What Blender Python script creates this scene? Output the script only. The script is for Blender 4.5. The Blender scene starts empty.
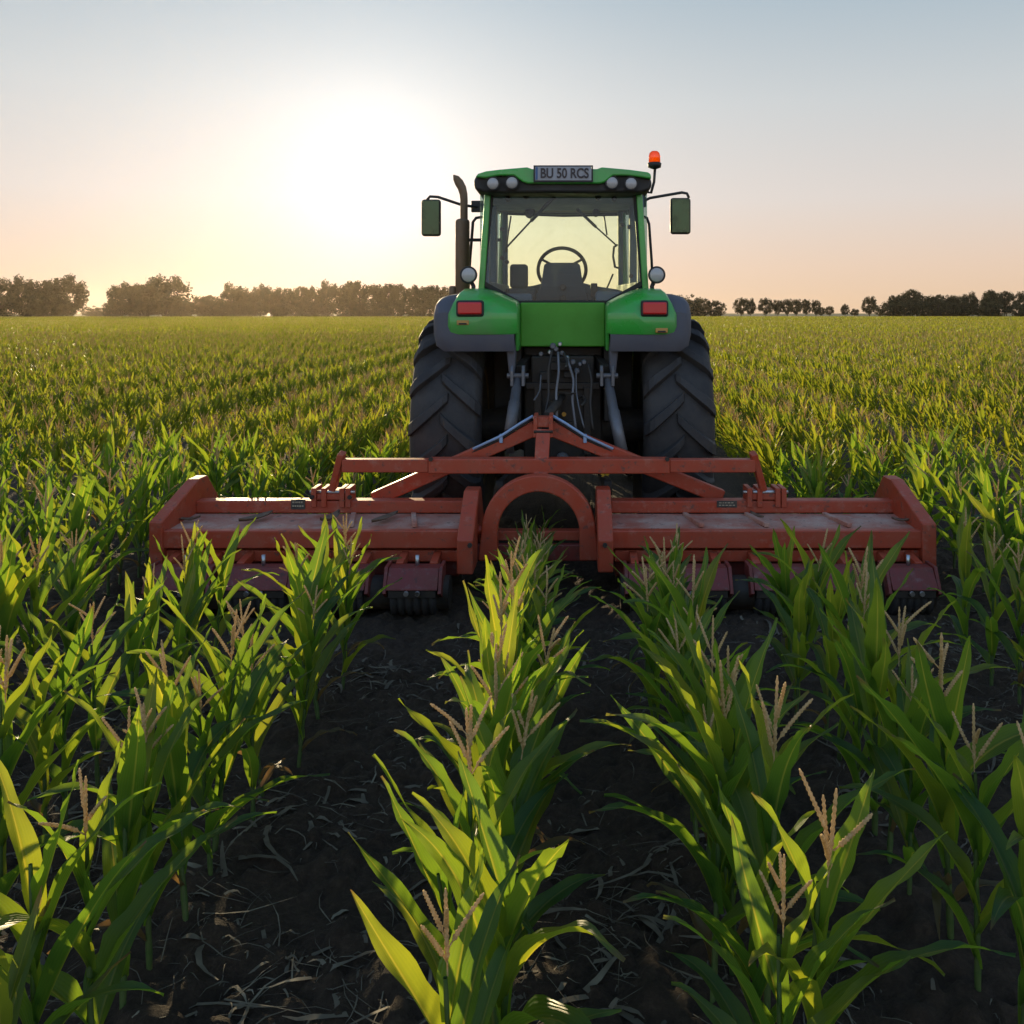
import bpy, bmesh, math, random
import numpy as np
from mathutils import Vector, Matrix, Euler
R = math.radians
rnd = random.Random(7)
rng = np.random.default_rng(11)
S = bpy.context.scene
COL = S.collection

# ------------------------------------------------------------------ camera
CAM_H, F, VX, VY = 1.9, 920.0, 570.0, 313.0
cam_d = bpy.data.cameras.new('camera')
cam = bpy.data.objects.new('camera', cam_d); COL.objects.link(cam)
cam.location = (0, 0, CAM_H); cam.rotation_euler = (R(90), 0, 0)
cam_d.sensor_width = 36.0; cam_d.lens = F / 1024 * 36.0
cam_d.shift_x = (512 - VX) / 1024; cam_d.shift_y = (VY - 512) / 1024
cam_d.clip_start = 0.05; cam_d.clip_end = 6000
S.camera = cam

# ------------------------------------------------------------------ light and sky
SUN_EL, SUN_AZ = 7.6, -18.8            # degrees; azimuth from +Y, negative to the left
GLOW_EL, GLOW_AZ = 7.8, -12.0
def dirv(el, az):
    return Vector((math.sin(R(az)) * math.cos(R(el)), math.cos(R(az)) * math.cos(R(el)), math.sin(R(el))))
W = bpy.data.worlds.new('World'); S.world = W; W.use_nodes = True
nt = W.node_tree; N = nt.nodes; L = nt.links
for n in list(N): N.remove(n)
out = N.new('ShaderNodeOutputWorld')
sky = N.new('ShaderNodeTexSky'); sky.sky_type = 'NISHITA'; sky.sun_disc = False
sky.sun_elevation = R(SUN_EL); sky.sun_rotation = R(SUN_AZ)
sky.air_density = 1.0; sky.dust_density = 1.6; sky.ozone_density = 1.0; sky.altitude = 0
bg = N.new('ShaderNodeBackground'); bg.inputs['Strength'].default_value = 0.10
# thick summer haze evens the clear sky out: its range is compressed and it is laid over
# the peach to grey-blue bands that such a sky has from the horizon up
SKY_GAMMA, SKY_GAIN, SKY_SHARE = 0.22, 3.6, 0.10
def lin(r, g, b): return tuple(((q / 255 + .055) / 1.055) ** 2.4 for q in (r, g, b))
gm = N.new('ShaderNodeGamma'); gm.inputs[1].default_value = SKY_GAMMA
gn = N.new('ShaderNodeVectorMath'); gn.operation = 'SCALE'; gn.inputs['Scale'].default_value = SKY_GAIN
L.new(sky.outputs[0], gm.inputs[0]); L.new(gm.outputs[0], gn.inputs[0])
tc0 = N.new('ShaderNodeTexCoord'); sep = N.new('ShaderNodeSeparateXYZ'); L.new(tc0.outputs['Generated'], sep.inputs[0])
rampn = N.new('ShaderNodeValToRGB'); L.new(sep.outputs[2], rampn.inputs[0])
BANDS = [(0.0, (236, 200, 164)), (0.05, (235, 207, 184)), (0.12, (224, 215, 209)), (0.22, (203, 209, 212)), (0.33, (166, 187, 201)), (0.6, (122, 150, 182)), (1.0, (105, 135, 175))]
el_ = rampn.color_ramp.elements
while len(el_) < len(BANDS): el_.new(0.5)
for e_, (p_, c_) in zip(el_, BANDS): e_.position = p_; e_.color = (*lin(*c_), 1)
sc10 = N.new('ShaderNodeVectorMath'); sc10.operation = 'SCALE'; sc10.inputs['Scale'].default_value = 10.0
L.new(rampn.outputs[0], sc10.inputs[0])
mx0 = N.new('ShaderNodeMix'); mx0.data_type = 'RGBA'; mx0.inputs[0].default_value = SKY_SHARE
L.new(sc10.outputs[0], mx0.inputs[6]); L.new(gn.outputs[0], mx0.inputs[7]); # added fill: the unseen sky behind the camera is brightened and tinted blue
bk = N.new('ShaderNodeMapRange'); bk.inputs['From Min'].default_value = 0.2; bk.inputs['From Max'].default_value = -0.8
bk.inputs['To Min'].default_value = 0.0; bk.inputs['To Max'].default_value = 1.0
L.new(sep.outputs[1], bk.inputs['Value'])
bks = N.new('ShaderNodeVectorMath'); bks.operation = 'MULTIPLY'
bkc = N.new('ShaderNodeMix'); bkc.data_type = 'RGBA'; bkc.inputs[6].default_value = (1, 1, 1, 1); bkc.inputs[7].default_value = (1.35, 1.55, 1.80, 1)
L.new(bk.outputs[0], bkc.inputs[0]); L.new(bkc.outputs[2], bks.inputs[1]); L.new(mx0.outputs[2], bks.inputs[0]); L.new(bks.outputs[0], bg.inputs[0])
# the bright aureole of the low hazy sun, a lobe about the sun's direction
tc = N.new('ShaderNodeTexCoord')
dp = N.new('ShaderNodeVectorMath'); dp.operation = 'DOT_PRODUCT'
dp.inputs[1].default_value = dirv(GLOW_EL, GLOW_AZ)
L.new(tc.outputs['Generated'], dp.inputs[0])
def lobe(power, col, strength):
    mx = N.new('ShaderNodeMath'); mx.operation = 'MAXIMUM'; mx.inputs[1].default_value = 0
    pw = N.new('ShaderNodeMath'); pw.operation = 'POWER'; pw.inputs[1].default_value = power
    ml = N.new('ShaderNodeMath'); ml.operation = 'MULTIPLY'; ml.inputs[1].default_value = strength
    L.new(dp.outputs['Value'], mx.inputs[0]); L.new(mx.outputs[0], pw.inputs[0]); L.new(pw.outputs[0], ml.inputs[0])
    b = N.new('ShaderNodeBackground'); b.inputs[0].default_value = (*col, 1)
    L.new(ml.outputs[0], b.inputs[1]); return b
def addsh(a, b):
    s = N.new('ShaderNodeAddShader'); L.new(a.outputs[0], s.inputs[0]); L.new(b.outputs[0], s.inputs[1]); return s
LOBES = [(260, (1.0, 0.96, 0.88), 0.26), (45, (1.0, 0.90, 0.80), 0.24), (9, (1.0, 0.80, 0.66), 0.09)]
acc = bg
for p_, c_, s_ in LOBES: acc = addsh(acc, lobe(p_, c_, s_))
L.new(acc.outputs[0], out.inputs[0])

sd = bpy.data.lights.new('sun', 'SUN'); sun = bpy.data.objects.new('sun', sd); COL.objects.link(sun)
sd.energy = 5.0; sd.angle = R(0.6); sd.color = (1.0, 0.77, 0.44)
sun.rotation_euler = (-dirv(SUN_EL, SUN_AZ)).to_track_quat('-Z', 'Y').to_euler()
sun.location = (-40, 100, 40)
S.view_settings.view_transform = 'Standard'; S.view_settings.look = 'None'
S.view_settings.exposure = 0.0; S.view_settings.gamma = 1.0; S.view_settings.use_curve_mapping = False
S.render.engine = 'CYCLES'
cy = S.cycles
cy.use_denoising = True
cy.max_bounces = 8; cy.diffuse_bounces = 3; cy.glossy_bounces = 3; cy.transmission_bounces = 6
cy.transparent_max_bounces = 12; cy.volume_bounces = 1
cy.sample_clamp_indirect = 6.0
cy.volume_step_rate = 1.0
HAZE_DENSITY = 0.00006

# ------------------------------------------------------------------ helpers
def P(px, py, Y):
    """world point that the photograph shows at pixel px, py when it lies Y metres ahead"""
    return Vector(((px - VX) * Y / F, Y, CAM_H - (py - VY) * Y / F))
def PX(px, Y): return (px - VX) * Y / F
def PZ(py, Y): return CAM_H - (py - VY) * Y / F

def tag(o, label=None, cat=None, group=None, kind=None):
    if label: o['label'] = label
    if cat: o['category'] = cat
    if group: o['group'] = group
    if kind: o['kind'] = kind
    return o
def empty(name, loc=(0, 0, 0), **k):
    o = bpy.data.objects.new(name, None); COL.objects.link(o); o.location = loc
    o.empty_display_size = 0.2
    return tag(o, **k)

class MB:
    def __init__(s): s.v = []; s.f = []; s.sm = []
    def add(s, vs, fs, smooth=False):
        b = len(s.v); s.v += [tuple(x) for x in vs]
        s.f += [tuple(b + i for i in f) for f in fs]; s.sm += [smooth] * len(fs)
    def box(s, c, d, rot=None):
        c = Vector(c); hx, hy, hz = d[0] / 2, d[1] / 2, d[2] / 2
        M = rot.to_matrix() if rot is not None else Matrix.Identity(3)
        vs = [c + M @ Vector((x, y, z)) for z in (-hz, hz) for x, y in ((-hx, -hy), (hx, -hy), (hx, hy), (-hx, hy))]
        s.add(vs, [(3, 2, 1, 0), (4, 5, 6, 7), (0, 1, 5, 4), (1, 2, 6, 5), (2, 3, 7, 6), (3, 0, 4, 7)]); return s
    def box2(s, a, b):
        a, b = Vector(a), Vector(b); d = b - a
        return s.box((a + b) / 2, [abs(q) for q in d])
    def beam(s, p0, p1, w, h, up=(0, 0, 1)):
        p0, p1 = Vector(p0), Vector(p1); t = (p1 - p0).normalized(); up = Vector(up)
        x = t.cross(up)
        if x.length < 1e-4: x = t.cross(Vector((0, 1, 0)))
        x.normalize(); z = x.cross(t)
        vs = [p + x * a * w / 2 + z * b * h / 2 for p in (p0, p1) for a, b in ((-1, -1), (1, -1), (1, 1), (-1, 1))]
        s.add(vs, [(3, 2, 1, 0), (4, 5, 6, 7), (0, 1, 5, 4), (1, 2, 6, 5), (2, 3, 7, 6), (3, 0, 4, 7)]); return s
    def tube(s, pts, r, n=8, caps=True, smooth=True):
        pts = [Vector(p) for p in pts]; m = len(pts)
        rs = r if isinstance(r, (list, tuple)) else [r] * m
        t0 = (pts[1] - pts[0]).normalized()
        a = t0.orthogonal().normalized(); vs = []; fs = []
        for i, p in enumerate(pts):
            t = (pts[min(i + 1, m - 1)] - pts[max(i - 1, 0)]).normalized()
            a = (a - t * a.dot(t)).normalized(); b = t.cross(a)
            for k in range(n):
                q = 2 * math.pi * k / n
                vs.append(p + (a * math.cos(q) + b * math.sin(q)) * rs[i])
        for i in range(m - 1):
            for k in range(n):
                k2 = (k + 1) % n
                fs.append((i * n + k, i * n + k2, (i + 1) * n + k2, (i + 1) * n + k))
        s.add(vs, fs, smooth)
        if caps:
            b0 = len(s.v) - len(vs)
            s.f.append(tuple(b0 + k for k in reversed(range(n)))); s.sm.append(False)
            s.f.append(tuple(b0 + (m - 1) * n + k for k in range(n))); s.sm.append(False)
        return s
    def prism(s, poly, axis, a, b):
        """poly of 2D points swept along axis from a to b (x: poly is y,z; y: poly is x,z; z: poly is x,y)"""
        def mk(p, q):
            return {'x': (q, p[0], p[1]), 'y': (p[0], q, p[1]), 'z': (p[0], p[1], q)}[axis]
        n = len(poly); vs = [mk(p, a) for p in poly] + [mk(p, b) for p in poly]
        fs = [tuple(range(n)), tuple(reversed(range(n, 2 * n)))]
        fs += [((i + 1) % n, i, n + i, n + (i + 1) % n) for i in range(n)]
        s.add(vs, fs); return s
    def lathe(s, prof, c, axis='x', n=48, smooth=True, closed=False):
        """prof: (along axis, radius)"""
        c = Vector(c); m = len(prof); vs = []; fs = []
        for a, r in prof:
            for k in range(n):
                q = 2 * math.pi * k / n; u, w = r * math.cos(q), r * math.sin(q)
                vs.append(c + Vector({'x': (a, u, w), 'y': (u, a, w), 'z': (u, w, a)}[axis]))
        for i in range(m if closed else m - 1):
            j = (i + 1) % m
            for k in range(n):
                k2 = (k + 1) % n
                fs.append((i * n + k, i * n + k2, j * n + k2, j * n + k))
        s.add(vs, fs, smooth)
        if not closed:
            b0 = len(s.v) - len(vs)
            if prof[0][1] > 1e-5: s.f.append(tuple(b0 + k for k in reversed(range(n)))); s.sm.append(False)
            if prof[-1][1] > 1e-5: s.f.append(tuple(b0 + (m - 1) * n + k for k in range(n))); s.sm.append(False)
        return s
    def sheet(s, rows, thick=None, smooth=True):
        """grid of points rows[i][j]"""
        m, n = len(rows), len(rows[0]); vs = [p for r in rows for p in r]
        s.add(vs, [(i * n + j, i * n + j + 1, (i + 1) * n + j + 1, (i + 1) * n + j) for i in range(m - 1) for j in range(n - 1)], smooth)
        return s
    def build(s, name, mat, parent=None, bevel=0.0, seg=2, solid=0.0, loc=None, fix=True):
        me = bpy.data.meshes.new(name); me.from_pydata(s.v, [], s.f); me.update()
        if fix:
            bm = bmesh.new(); bm.from_mesh(me); bmesh.ops.recalc_face_normals(bm, faces=bm.faces)
            sm = list(s.sm)
            bm.faces.ensure_lookup_table()
            for i, f in enumerate(bm.faces): f.smooth = sm[i]
            bm.to_mesh(me); bm.free()
        else:
            me.polygons.foreach_set('use_smooth', s.sm)
        me.materials.append(mat)
        o = bpy.data.objects.new(name, me); COL.objects.link(o)
        if solid:
            md = o.modifiers.new('solid', 'SOLIDIFY'); md.thickness = solid; md.offset = 0
        if bevel:
            md = o.modifiers.new('bevel', 'BEVEL'); md.width = bevel; md.segments = seg
            md.limit_method = 'ANGLE'; md.angle_limit = R(35); md.harden_normals = True
        if parent is not None:
            o.parent = parent
            o.matrix_parent_inverse = Matrix.Translation(-parent.location) if parent.type == 'EMPTY' else Matrix.Identity(4)
        if loc is not None: o.location = loc
        return o

# ------------------------------------------------------------------ materials
class MT:
    def __init__(s, name):
        s.m = bpy.data.materials.new(name); s.m.use_nodes = True; s.t = s.m.node_tree
        s.b = s.t.nodes['Principled BSDF']; s.o = s.t.nodes['Material Output']
    def n(s, typ, **kw):
        q = s.t.nodes.new(typ)
        for k, v in kw.items(): setattr(q, k, v)
        return q
    def l(s, a, b): s.t.links.new(a, b)
    def noise(s, scale, detail=5, rough=0.6, vec=None):
        q = s.n('ShaderNodeTexNoise'); q.inputs['Scale'].default_value = scale
        q.inputs['Detail'].default_value = detail; q.inputs['Roughness'].default_value = rough
        if vec is None:
            tcn = s.n('ShaderNodeTexCoord'); vec = tcn.outputs['Object']
        s.l(vec, q.inputs['Vector']); return q.outputs['Fac']
    def ramp(s, fac, stops):
        q = s.n('ShaderNodeValToRGB'); e = q.color_ramp.elements
        while len(e) < len(stops): e.new(0.5)
        for i, (p, c) in enumerate(stops):
            e[i].position = p; e[i].color = (*c, 1) if len(c) == 3 else c
        s.l(fac, q.inputs[0]); return q.outputs[0]
    def mix(s, fac, a, b, mode='MIX'):
        q = s.n('ShaderNodeMix', data_type='RGBA', blend_type=mode)
        if isinstance(fac, (int, float)): q.inputs[0].default_value = fac
        else: s.l(fac, q.inputs[0])
        for sock, v in ((q.inputs[6], a), (q.inputs[7], b)):
            if isinstance(v, tuple): sock.default_value = (*v, 1) if len(v) == 3 else v
            else: s.l(v, sock)
        return q.outputs[2]
    def math(s, op, a, b=None, c=None):
        q = s.n('ShaderNodeMath', operation=op)
        for i, v in enumerate((a, b, c)):
            if v is None: continue
            if isinstance(v, (int, float)): q.inputs[i].default_value = v
            else: s.l(v, q.inputs[i])
        return q.outputs[0]
    def bump(s, h, strength=0.3, dist=0.01):
        q = s.n('ShaderNodeBump'); q.inputs['Strength'].default_value = strength; q.inputs['Distance'].default_value = dist
        s.l(h, q.inputs['Height']); s.l(q.outputs[0], s.b.inputs['Normal'])
    def set(s, **kw):
        for k, v in kw.items():
            sock = s.b.inputs[k.replace('_', ' ')]
            if isinstance(v, (int, float)): sock.default_value = v
            elif isinstance(v, tuple): sock.default_value = (*v, 1) if len(v) == 3 else v
            else: s.l(v, sock)
        return s

def paint(name, col, dust=(0.20, 0.15, 0.10), amount=0.35, rough=0.32, scale=6.0, metal=0.0, chips=None, coat=0.0, bump=0.04):
    m = MT(name)
    n1 = m.noise(scale, 6, 0.65); n2 = m.noise(scale * 9, 4, 0.6)
    c = m.mix(m.math('MULTIPLY', n2, 0.25), col, tuple(x * 0.6 for x in col))
    d = m.ramp(n1, [(0.38, (0, 0, 0)), (0.72, (1, 1, 1))])
    c = m.mix(m.math('MULTIPLY', d, amount), c, dust)
    if chips:
        n4 = m.noise(scale * 2.2, 9, 0.75); c = m.mix(m.math('MULTIPLY', m.ramp(n4, [(0.54, (0, 0, 0)), (0.70, (1, 1, 1))]), 0.55), c, tuple(min(1, q * 1.0 + .09) for q in dust))
        n3 = m.noise(scale * 4, 8, 0.7)
        k = m.ramp(n3, [(0.585, (0, 0, 0)), (0.64, (1, 1, 1))])
        c = m.mix(m.math('MULTIPLY', k, 0.8), c, chips)
    m.set(Base_Color=c, Metallic=metal, Coat_Weight=coat)
    rr = m.ramp(n1, [(0.35, (rough,) * 3), (0.75, (min(1, rough + 0.35),) * 3)])
    m.set(Roughness=rr)
    if bump: m.bump(n2, bump, 0.01)
    return m.m

M = {}
M['green'] = paint('green_paint', (0.050, 0.43, 0.055), dust=(0.19, 0.26, 0.12), amount=0.5, rough=0.25, coat=0.4, bump=0.02, scale=3)
M['panel'] = paint('green_panel', (0.075, 0.33, 0.015), dust=(0.11, 0.16, 0.03), amount=0.25, rough=0.45, bump=0.03, scale=4)
M['fender'] = paint('grey_plastic', (0.085, 0.085, 0.105), dust=(0.16, 0.14, 0.13), amount=0.4, rough=0.55, bump=0.05, scale=5)
M['black'] = paint('black_plastic', (0.018, 0.016, 0.015), dust=(0.07, 0.055, 0.04), amount=0.35, rough=0.45)
M['seal'] = paint('black_seal', (0.012, 0.012, 0.012), amount=0.15, rough=0.5)
M['iron'] = paint('dark_iron', (0.035, 0.030, 0.027), dust=(0.10, 0.075, 0.05), amount=0.6, rough=0.5, metal=0.4, scale=9)
M['steel'] = paint('grey_steel', (0.17, 0.17, 0.185), dust=(0.15, 0.12, 0.09), amount=0.5, rough=0.42, metal=0.5, scale=9)
M['chrome'] = paint('bright_steel', (0.55, 0.56, 0.58), amount=0.2, rough=0.22, metal=1.0, scale=12)
M['exhaust'] = paint('exhaust_steel', (0.20, 0.13, 0.075), dust=(0.30, 0.17, 0.08), amount=0.5, rough=0.5, metal=0.5, scale=10)  # golden brown of the sun glare put into the steel's colour
M['red'] = paint('red_paint', (0.43, 0.050, 0.016), dust=(0.34, 0.13, 0.07), amount=0.35, rough=0.42, scale=5, chips=(0.11, 0.055, 0.04), bump=0.08)
M['deckred'] = paint('dusty_red_paint', (0.42, 0.13, 0.08), dust=(0.52, 0.38, 0.30), amount=1.0, rough=0.6, scale=4, chips=(0.16, 0.085, 0.06), bump=0.10)
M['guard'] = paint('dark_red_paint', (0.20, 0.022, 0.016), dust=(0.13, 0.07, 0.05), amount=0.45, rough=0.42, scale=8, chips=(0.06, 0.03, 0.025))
M['rim'] = paint('rim_paint', (0.20, 0.14, 0.045), dust=(0.10, 0.075, 0.05), amount=0.6, rough=0.5)
M['interior'] = paint('interior_grey', (0.075, 0.13, 0.185), dust=(0.10, 0.13, 0.15), amount=0.3, rough=0.6, bump=0.03)
M['seat'] = paint('seat_grey', (0.030, 0.050, 0.066), dust=(0.05, 0.06, 0.065), amount=0.3, rough=0.8, bump=0.1, scale=10)
M['plate'] = paint('plate_white', (0.42, 0.41, 0.43), dust=(0.30, 0.27, 0.26), amount=0.4, rough=0.4, scale=14)
M['plateblue'] = paint('plate_blue', (0.05, 0.13, 0.30), amount=0.2)
M['ink'] = paint('plate_ink', (0.035, 0.020, 0.022), amount=0.1)
M['amber'] = paint('amber_reflector', (0.55, 0.27, 0.03), amount=0.4, rough=0.3, coat=0.5, scale=20)
M['bluehose'] = paint('blue_hose', (0.30, 0.42, 0.62), amount=0.2, rough=0.3)
M['sticker'] = paint('sticker_black', (0.02, 0.02, 0.02), amount=0.5, rough=0.4, scale=20)
M['mark'] = paint('sticker_pale', (0.45, 0.36, 0.24), amount=0.5, rough=0.5, scale=30)

def lamp_glass(name, col, rough=0.15, trans=0.0):
    m = MT(name); wv = m.n('ShaderNodeTexChecker'); wv.inputs['Scale'].default_value = 160
    tcn = m.n('ShaderNodeTexCoord'); m.l(tcn.outputs['Object'], wv.inputs['Vector'])
    m.set(Base_Color=m.mix(m.math('MULTIPLY', wv.outputs['Fac'], 0.12), col, tuple(x * 0.5 for x in col)),
          Roughness=rough, Coat_Weight=0.3, Transmission_Weight=trans)
    return m.m
M['lens'] = lamp_glass('lamp_lens', (0.50, 0.46, 0.43), 0.2)
M['redlens'] = lamp_glass('red_lens', (0.66, 0.015, 0.018), 0.3)


def tyre_mat():
    m = MT('tyre_rubber')
    n1 = m.noise(3.5, 7, 0.7); n2 = m.noise(60, 4, 0.6)
    c = m.mix(m.ramp(n1, [(0.4, (0, 0, 0)), (0.7, (1, 1, 1))]), (0.017, 0.016, 0.018), (0.050, 0.043, 0.038))
    c = m.mix(m.math('MULTIPLY', n2, 0.35), c, (0.07, 0.06, 0.052))
    m.set(Base_Color=c, Roughness=0.72); m.bump(n2, 0.25, 0.01); return m.m
M['tyre'] = tyre_mat()

def glass_mat(name, tint, haze, hazecol, gloss=0.022):
    m = MT(name); t = m.t
    tr = m.n('ShaderNodeBsdfTransparent'); tr.inputs[0].default_value = (*tint, 1)
    tl = m.n('ShaderNodeBsdfTranslucent'); tl.inputs[0].default_value = (*hazecol, 1)
    gl = m.n('ShaderNodeBsdfGlossy'); gl.inputs['Roughness'].default_value = 0.03
    dn = m.noise(7, 7, 0.7)
    fac = m.math('MULTIPLY', m.ramp(dn, [(0.3, (0.55,) * 3), (0.75, (1.2,) * 3)]), haze)
    m1 = m.n('ShaderNodeMixShader'); m.l(fac, m1.inputs[0]); m.l(tr.outputs[0], m1.inputs[1]); m.l(tl.outputs[0], m1.inputs[2])
    m2 = m.n('ShaderNodeMixShader'); m2.inputs[0].default_value = gloss
    m.l(m1.outputs[0], m2.inputs[1]); m.l(gl.outputs[0], m2.inputs[2]); m.l(m2.outputs[0], m.o.inputs[0])
    return m.m
M['orangelens'] = glass_mat('orange_lens', (0.95, 0.30, 0.01), 0.4, (0.85, 0.24, 0.01), 0.08)
M['glass'] = glass_mat('rear_glass', (0.95, 0.975, 0.97), 0.012, (0.6, 0.75, 0.8))
M['windscreen'] = glass_mat('windscreen_glass', (0.93, 0.98, 0.86), 0.10, (0.84, 0.88, 0.76))
M['sideglass'] = glass_mat('side_glass', (0.55, 0.65, 0.62), 0.12, (0.5, 0.6, 0.6))
M['mirror'] = paint('mirror_glass', (0.06, 0.085, 0.05), dust=(0.10, 0.11, 0.065), amount=0.5, rough=0.10, metal=1.0, scale=9, bump=0)

def leaf_mat(name='corn_leaf', ripe=0.0):
    m = MT(name)
    at = m.n('ShaderNodeAttribute', attribute_name='luv')
    sp = m.n('ShaderNodeSeparateXYZ'); m.l(at.outputs['Vector'], sp.inputs[0])
    u, v, r = sp.outputs
    oi = m.n('ShaderNodeObjectInfo')
    rr = m.math('FRACT', m.math('ADD', r, m.math('MULTIPLY', oi.outputs['Random'], 0.73)))
    base = m.ramp(rr, [(0.0, (0.026, 0.088, 0.022)), (0.5, (0.040, 0.115, 0.024)), (1.0, (0.070, 0.135, 0.026))])
    tcn = m.n('ShaderNodeTexCoord')
    blot = m.noise(14, 5, 0.65, tcn.outputs['Object'])
    base = m.mix(m.math('MULTIPLY', blot, 0.4), base, (0.02, 0.075, 0.02))
    if ripe: base = m.mix(ripe * .30, base, (0.12, 0.13, 0.03))
    # fine parallel veins and the pale midrib
    au = m.math('ABSOLUTE', u)
    vein = m.math('SINE', m.math('MULTIPLY', u, 34.0))
    mid = m.math('SUBTRACT', 1.0, m.math('MINIMUM', 1.0, m.math('MULTIPLY', au, 9.0)))
    base = m.mix(m.math('MULTIPLY_ADD', vein, 0.025, 0.03), base, (0.12, 0.20, 0.05))
    base = m.mix(m.math('MULTIPLY', mid, 0.35), base, (0.22, 0.30, 0.11))
    # dry tips and edges on some leaves
    green = base
    dry = m.math('MULTIPLY', m.math('SUBTRACT', m.math('ADD', v, m.math('MULTIPLY', blot, 0.25)), 1.02 - ripe * .22), 7.0)
    dry = m.math('MINIMUM', 1.0, m.math('MAXIMUM', 0.0, m.math('MULTIPLY', dry, m.math('GREATER_THAN', r, 0.6 - ripe * .4))))
    base = m.mix(dry, base, (0.20 + ripe * .16, 0.12 + ripe * .12, 0.05 + ripe * .03))
    dead = m.math('LESS_THAN', r, 0.05)
    base = m.mix(m.math('MULTIPLY', dead, 0.8), base, (0.16, 0.12, 0.06))
    m.set(Base_Color=base, Roughness=0.40, Specular_IOR_Level=0.45)
    bp = m.n('ShaderNodeBump'); bp.inputs['Strength'].default_value = 0.25; bp.inputs['Distance'].default_value = 0.004
    m.l(m.math('ADD', vein, m.math('MULTIPLY', blot, 4.0)), bp.inputs['Height']); m.l(bp.outputs[0], m.b.inputs['Normal'])
    tl = m.n('ShaderNodeBsdfTranslucent')
    tcol = m.mix(1.0, green, (7.8, 4.2, 1.1), 'MULTIPLY')
    tcol = m.mix(m.math('MAXIMUM', dry, dead), tcol, (0.26 + ripe * .3, 0.15 + ripe * .22, 0.05))
    m.l(tcol, tl.inputs[0])
    ms = m.n('ShaderNodeMixShader'); ms.inputs[0].default_value = 0.58
    m.l(m.b.outputs[0], ms.inputs[1]); m.l(tl.outputs[0], ms.inputs[2]); m.l(ms.outputs[0], m.o.inputs[0])
    return m.m
M['leaf'] = leaf_mat()
M['ripeleaf'] = leaf_mat('ripe_corn_leaf', 0.55)
def stalk_mat():
    m = MT('corn_stalk'); n1 = m.noise(25, 4)
    m.set(Base_Color=m.ramp(n1, [(0.3, (0.045, 0.10, 0.022)), (0.7, (0.10, 0.13, 0.04))]), Roughness=0.5); return m.m
M['stalk'] = stalk_mat()
def tassel_mat():
    m = MT('corn_tassel'); n1 = m.noise(120, 3)
    c = m.ramp(n1, [(0.3, (0.52, 0.35, 0.15)), (0.7, (0.82, 0.64, 0.35))])
    m.set(Base_Color=c, Roughness=0.8)
    tl = m.n('ShaderNodeBsdfTranslucent'); m.l(c, tl.inputs[0])
    ms = m.n('ShaderNodeMixShader'); ms.inputs[0].default_value = 0.5
    m.l(m.b.outputs[0], ms.inputs[1]); m.l(tl.outputs[0], ms.inputs[2]); m.l(ms.outputs[0], m.o.inputs[0])
    return m.m
M['tassel'] = tassel_mat()
def straw_mat():
    m = MT('dry_straw'); oi = m.noise(6, 3)
    m.set(Base_Color=m.ramp(oi, [(0.3, (0.05, 0.04, 0.026)), (0.55, (0.125, 0.105, 0.07)), (0.78, (0.27, 0.24, 0.17))]), Roughness=0.75); return m.m
M['straw'] = straw_mat()
def soil_mat():
    m = MT('soil'); g = m.n('ShaderNodeNewGeometry'); pos = g.outputs['Position']
    n1 = m.noise(2.2, 8, 0.7, pos); n2 = m.noise(38, 8, 0.75, pos); n3 = m.noise(150, 4, 0.7, pos)
    c = m.ramp(n1, [(0.3, (0.026, 0.016, 0.009)), (0.7, (0.066, 0.041, 0.024))])
    c = m.mix(m.ramp(n2, [(0.45, (0, 0, 0)), (0.75, (0.6,) * 3)]), c, (0.13, 0.088, 0.056))
    sp = m.n('ShaderNodeSeparateXYZ'); m.l(pos, sp.inputs[0])
    far = m.math('GREATER_THAN', sp.outputs[1], 325.0)
    c = m.mix(far, c, (0.07, 0.085, 0.03))
    m.set(Base_Color=c, Roughness=0.85, Specular_IOR_Level=0.35)
    m.bump(m.math('ADD', n2, m.math('MULTIPLY', n3, 0.35)), 0.9, 0.03); return m.m
M['soil'] = soil_mat()
def crown_mat(name, a, b):
    m = MT(name); at = m.n('ShaderNodeAttribute', attribute_name='luv')
    sp = m.n('ShaderNodeSeparateXYZ'); m.l(at.outputs['Vector'], sp.inputs[0])
    c = m.mix(sp.outputs[2], a, b); m.set(Base_Color=c, Roughness=0.8, Specular_IOR_Level=0.2)
    tl = m.n('ShaderNodeBsdfTranslucent'); m.l(c, tl.inputs[0])
    ms = m.n('ShaderNodeMixShader'); ms.inputs[0].default_value = 0.2
    m.l(m.b.outputs[0], ms.inputs[1]); m.l(tl.outputs[0], ms.inputs[2]); m.l(ms.outputs[0], m.o.inputs[0])
    return m.m
M['crown'] = crown_mat('tree_leaves', (0.052, 0.053, 0.026), (0.115, 0.105, 0.048))
M['bark'] = paint('bark', (0.07, 0.055, 0.04), amount=0.3, rough=0.9, scale=2)
M['husk'] = paint('brown_husk', (0.15, 0.085, 0.05), dust=(0.26, 0.19, 0.13), amount=0.6, rough=0.8, scale=30)
M['weed'] = paint('weed_green', (0.06, 0.12, 0.025), dust=(0.12, 0.15, 0.05), amount=0.5, rough=0.6, scale=12)
M['flower'] = paint('yellow_petal', (0.75, 0.42, 0.02), amount=0.1, rough=0.6)
hz = bpy.data.materials.new('haze'); hz.use_nodes = True
ht = hz.node_tree; ht.nodes.remove(ht.nodes['Principled BSDF'])
pv = ht.nodes.new('ShaderNodeVolumePrincipled'); ht.links.new(pv.outputs[0], ht.nodes['Material Output'].inputs['Volume'])
pv.inputs['Color'].default_value = (1.0, 0.80, 0.62, 1); pv.inputs['Density'].default_value = HAZE_DENSITY
pv.inputs['Anisotropy'].default_value = 0.79
M['haze'] = hz

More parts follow.
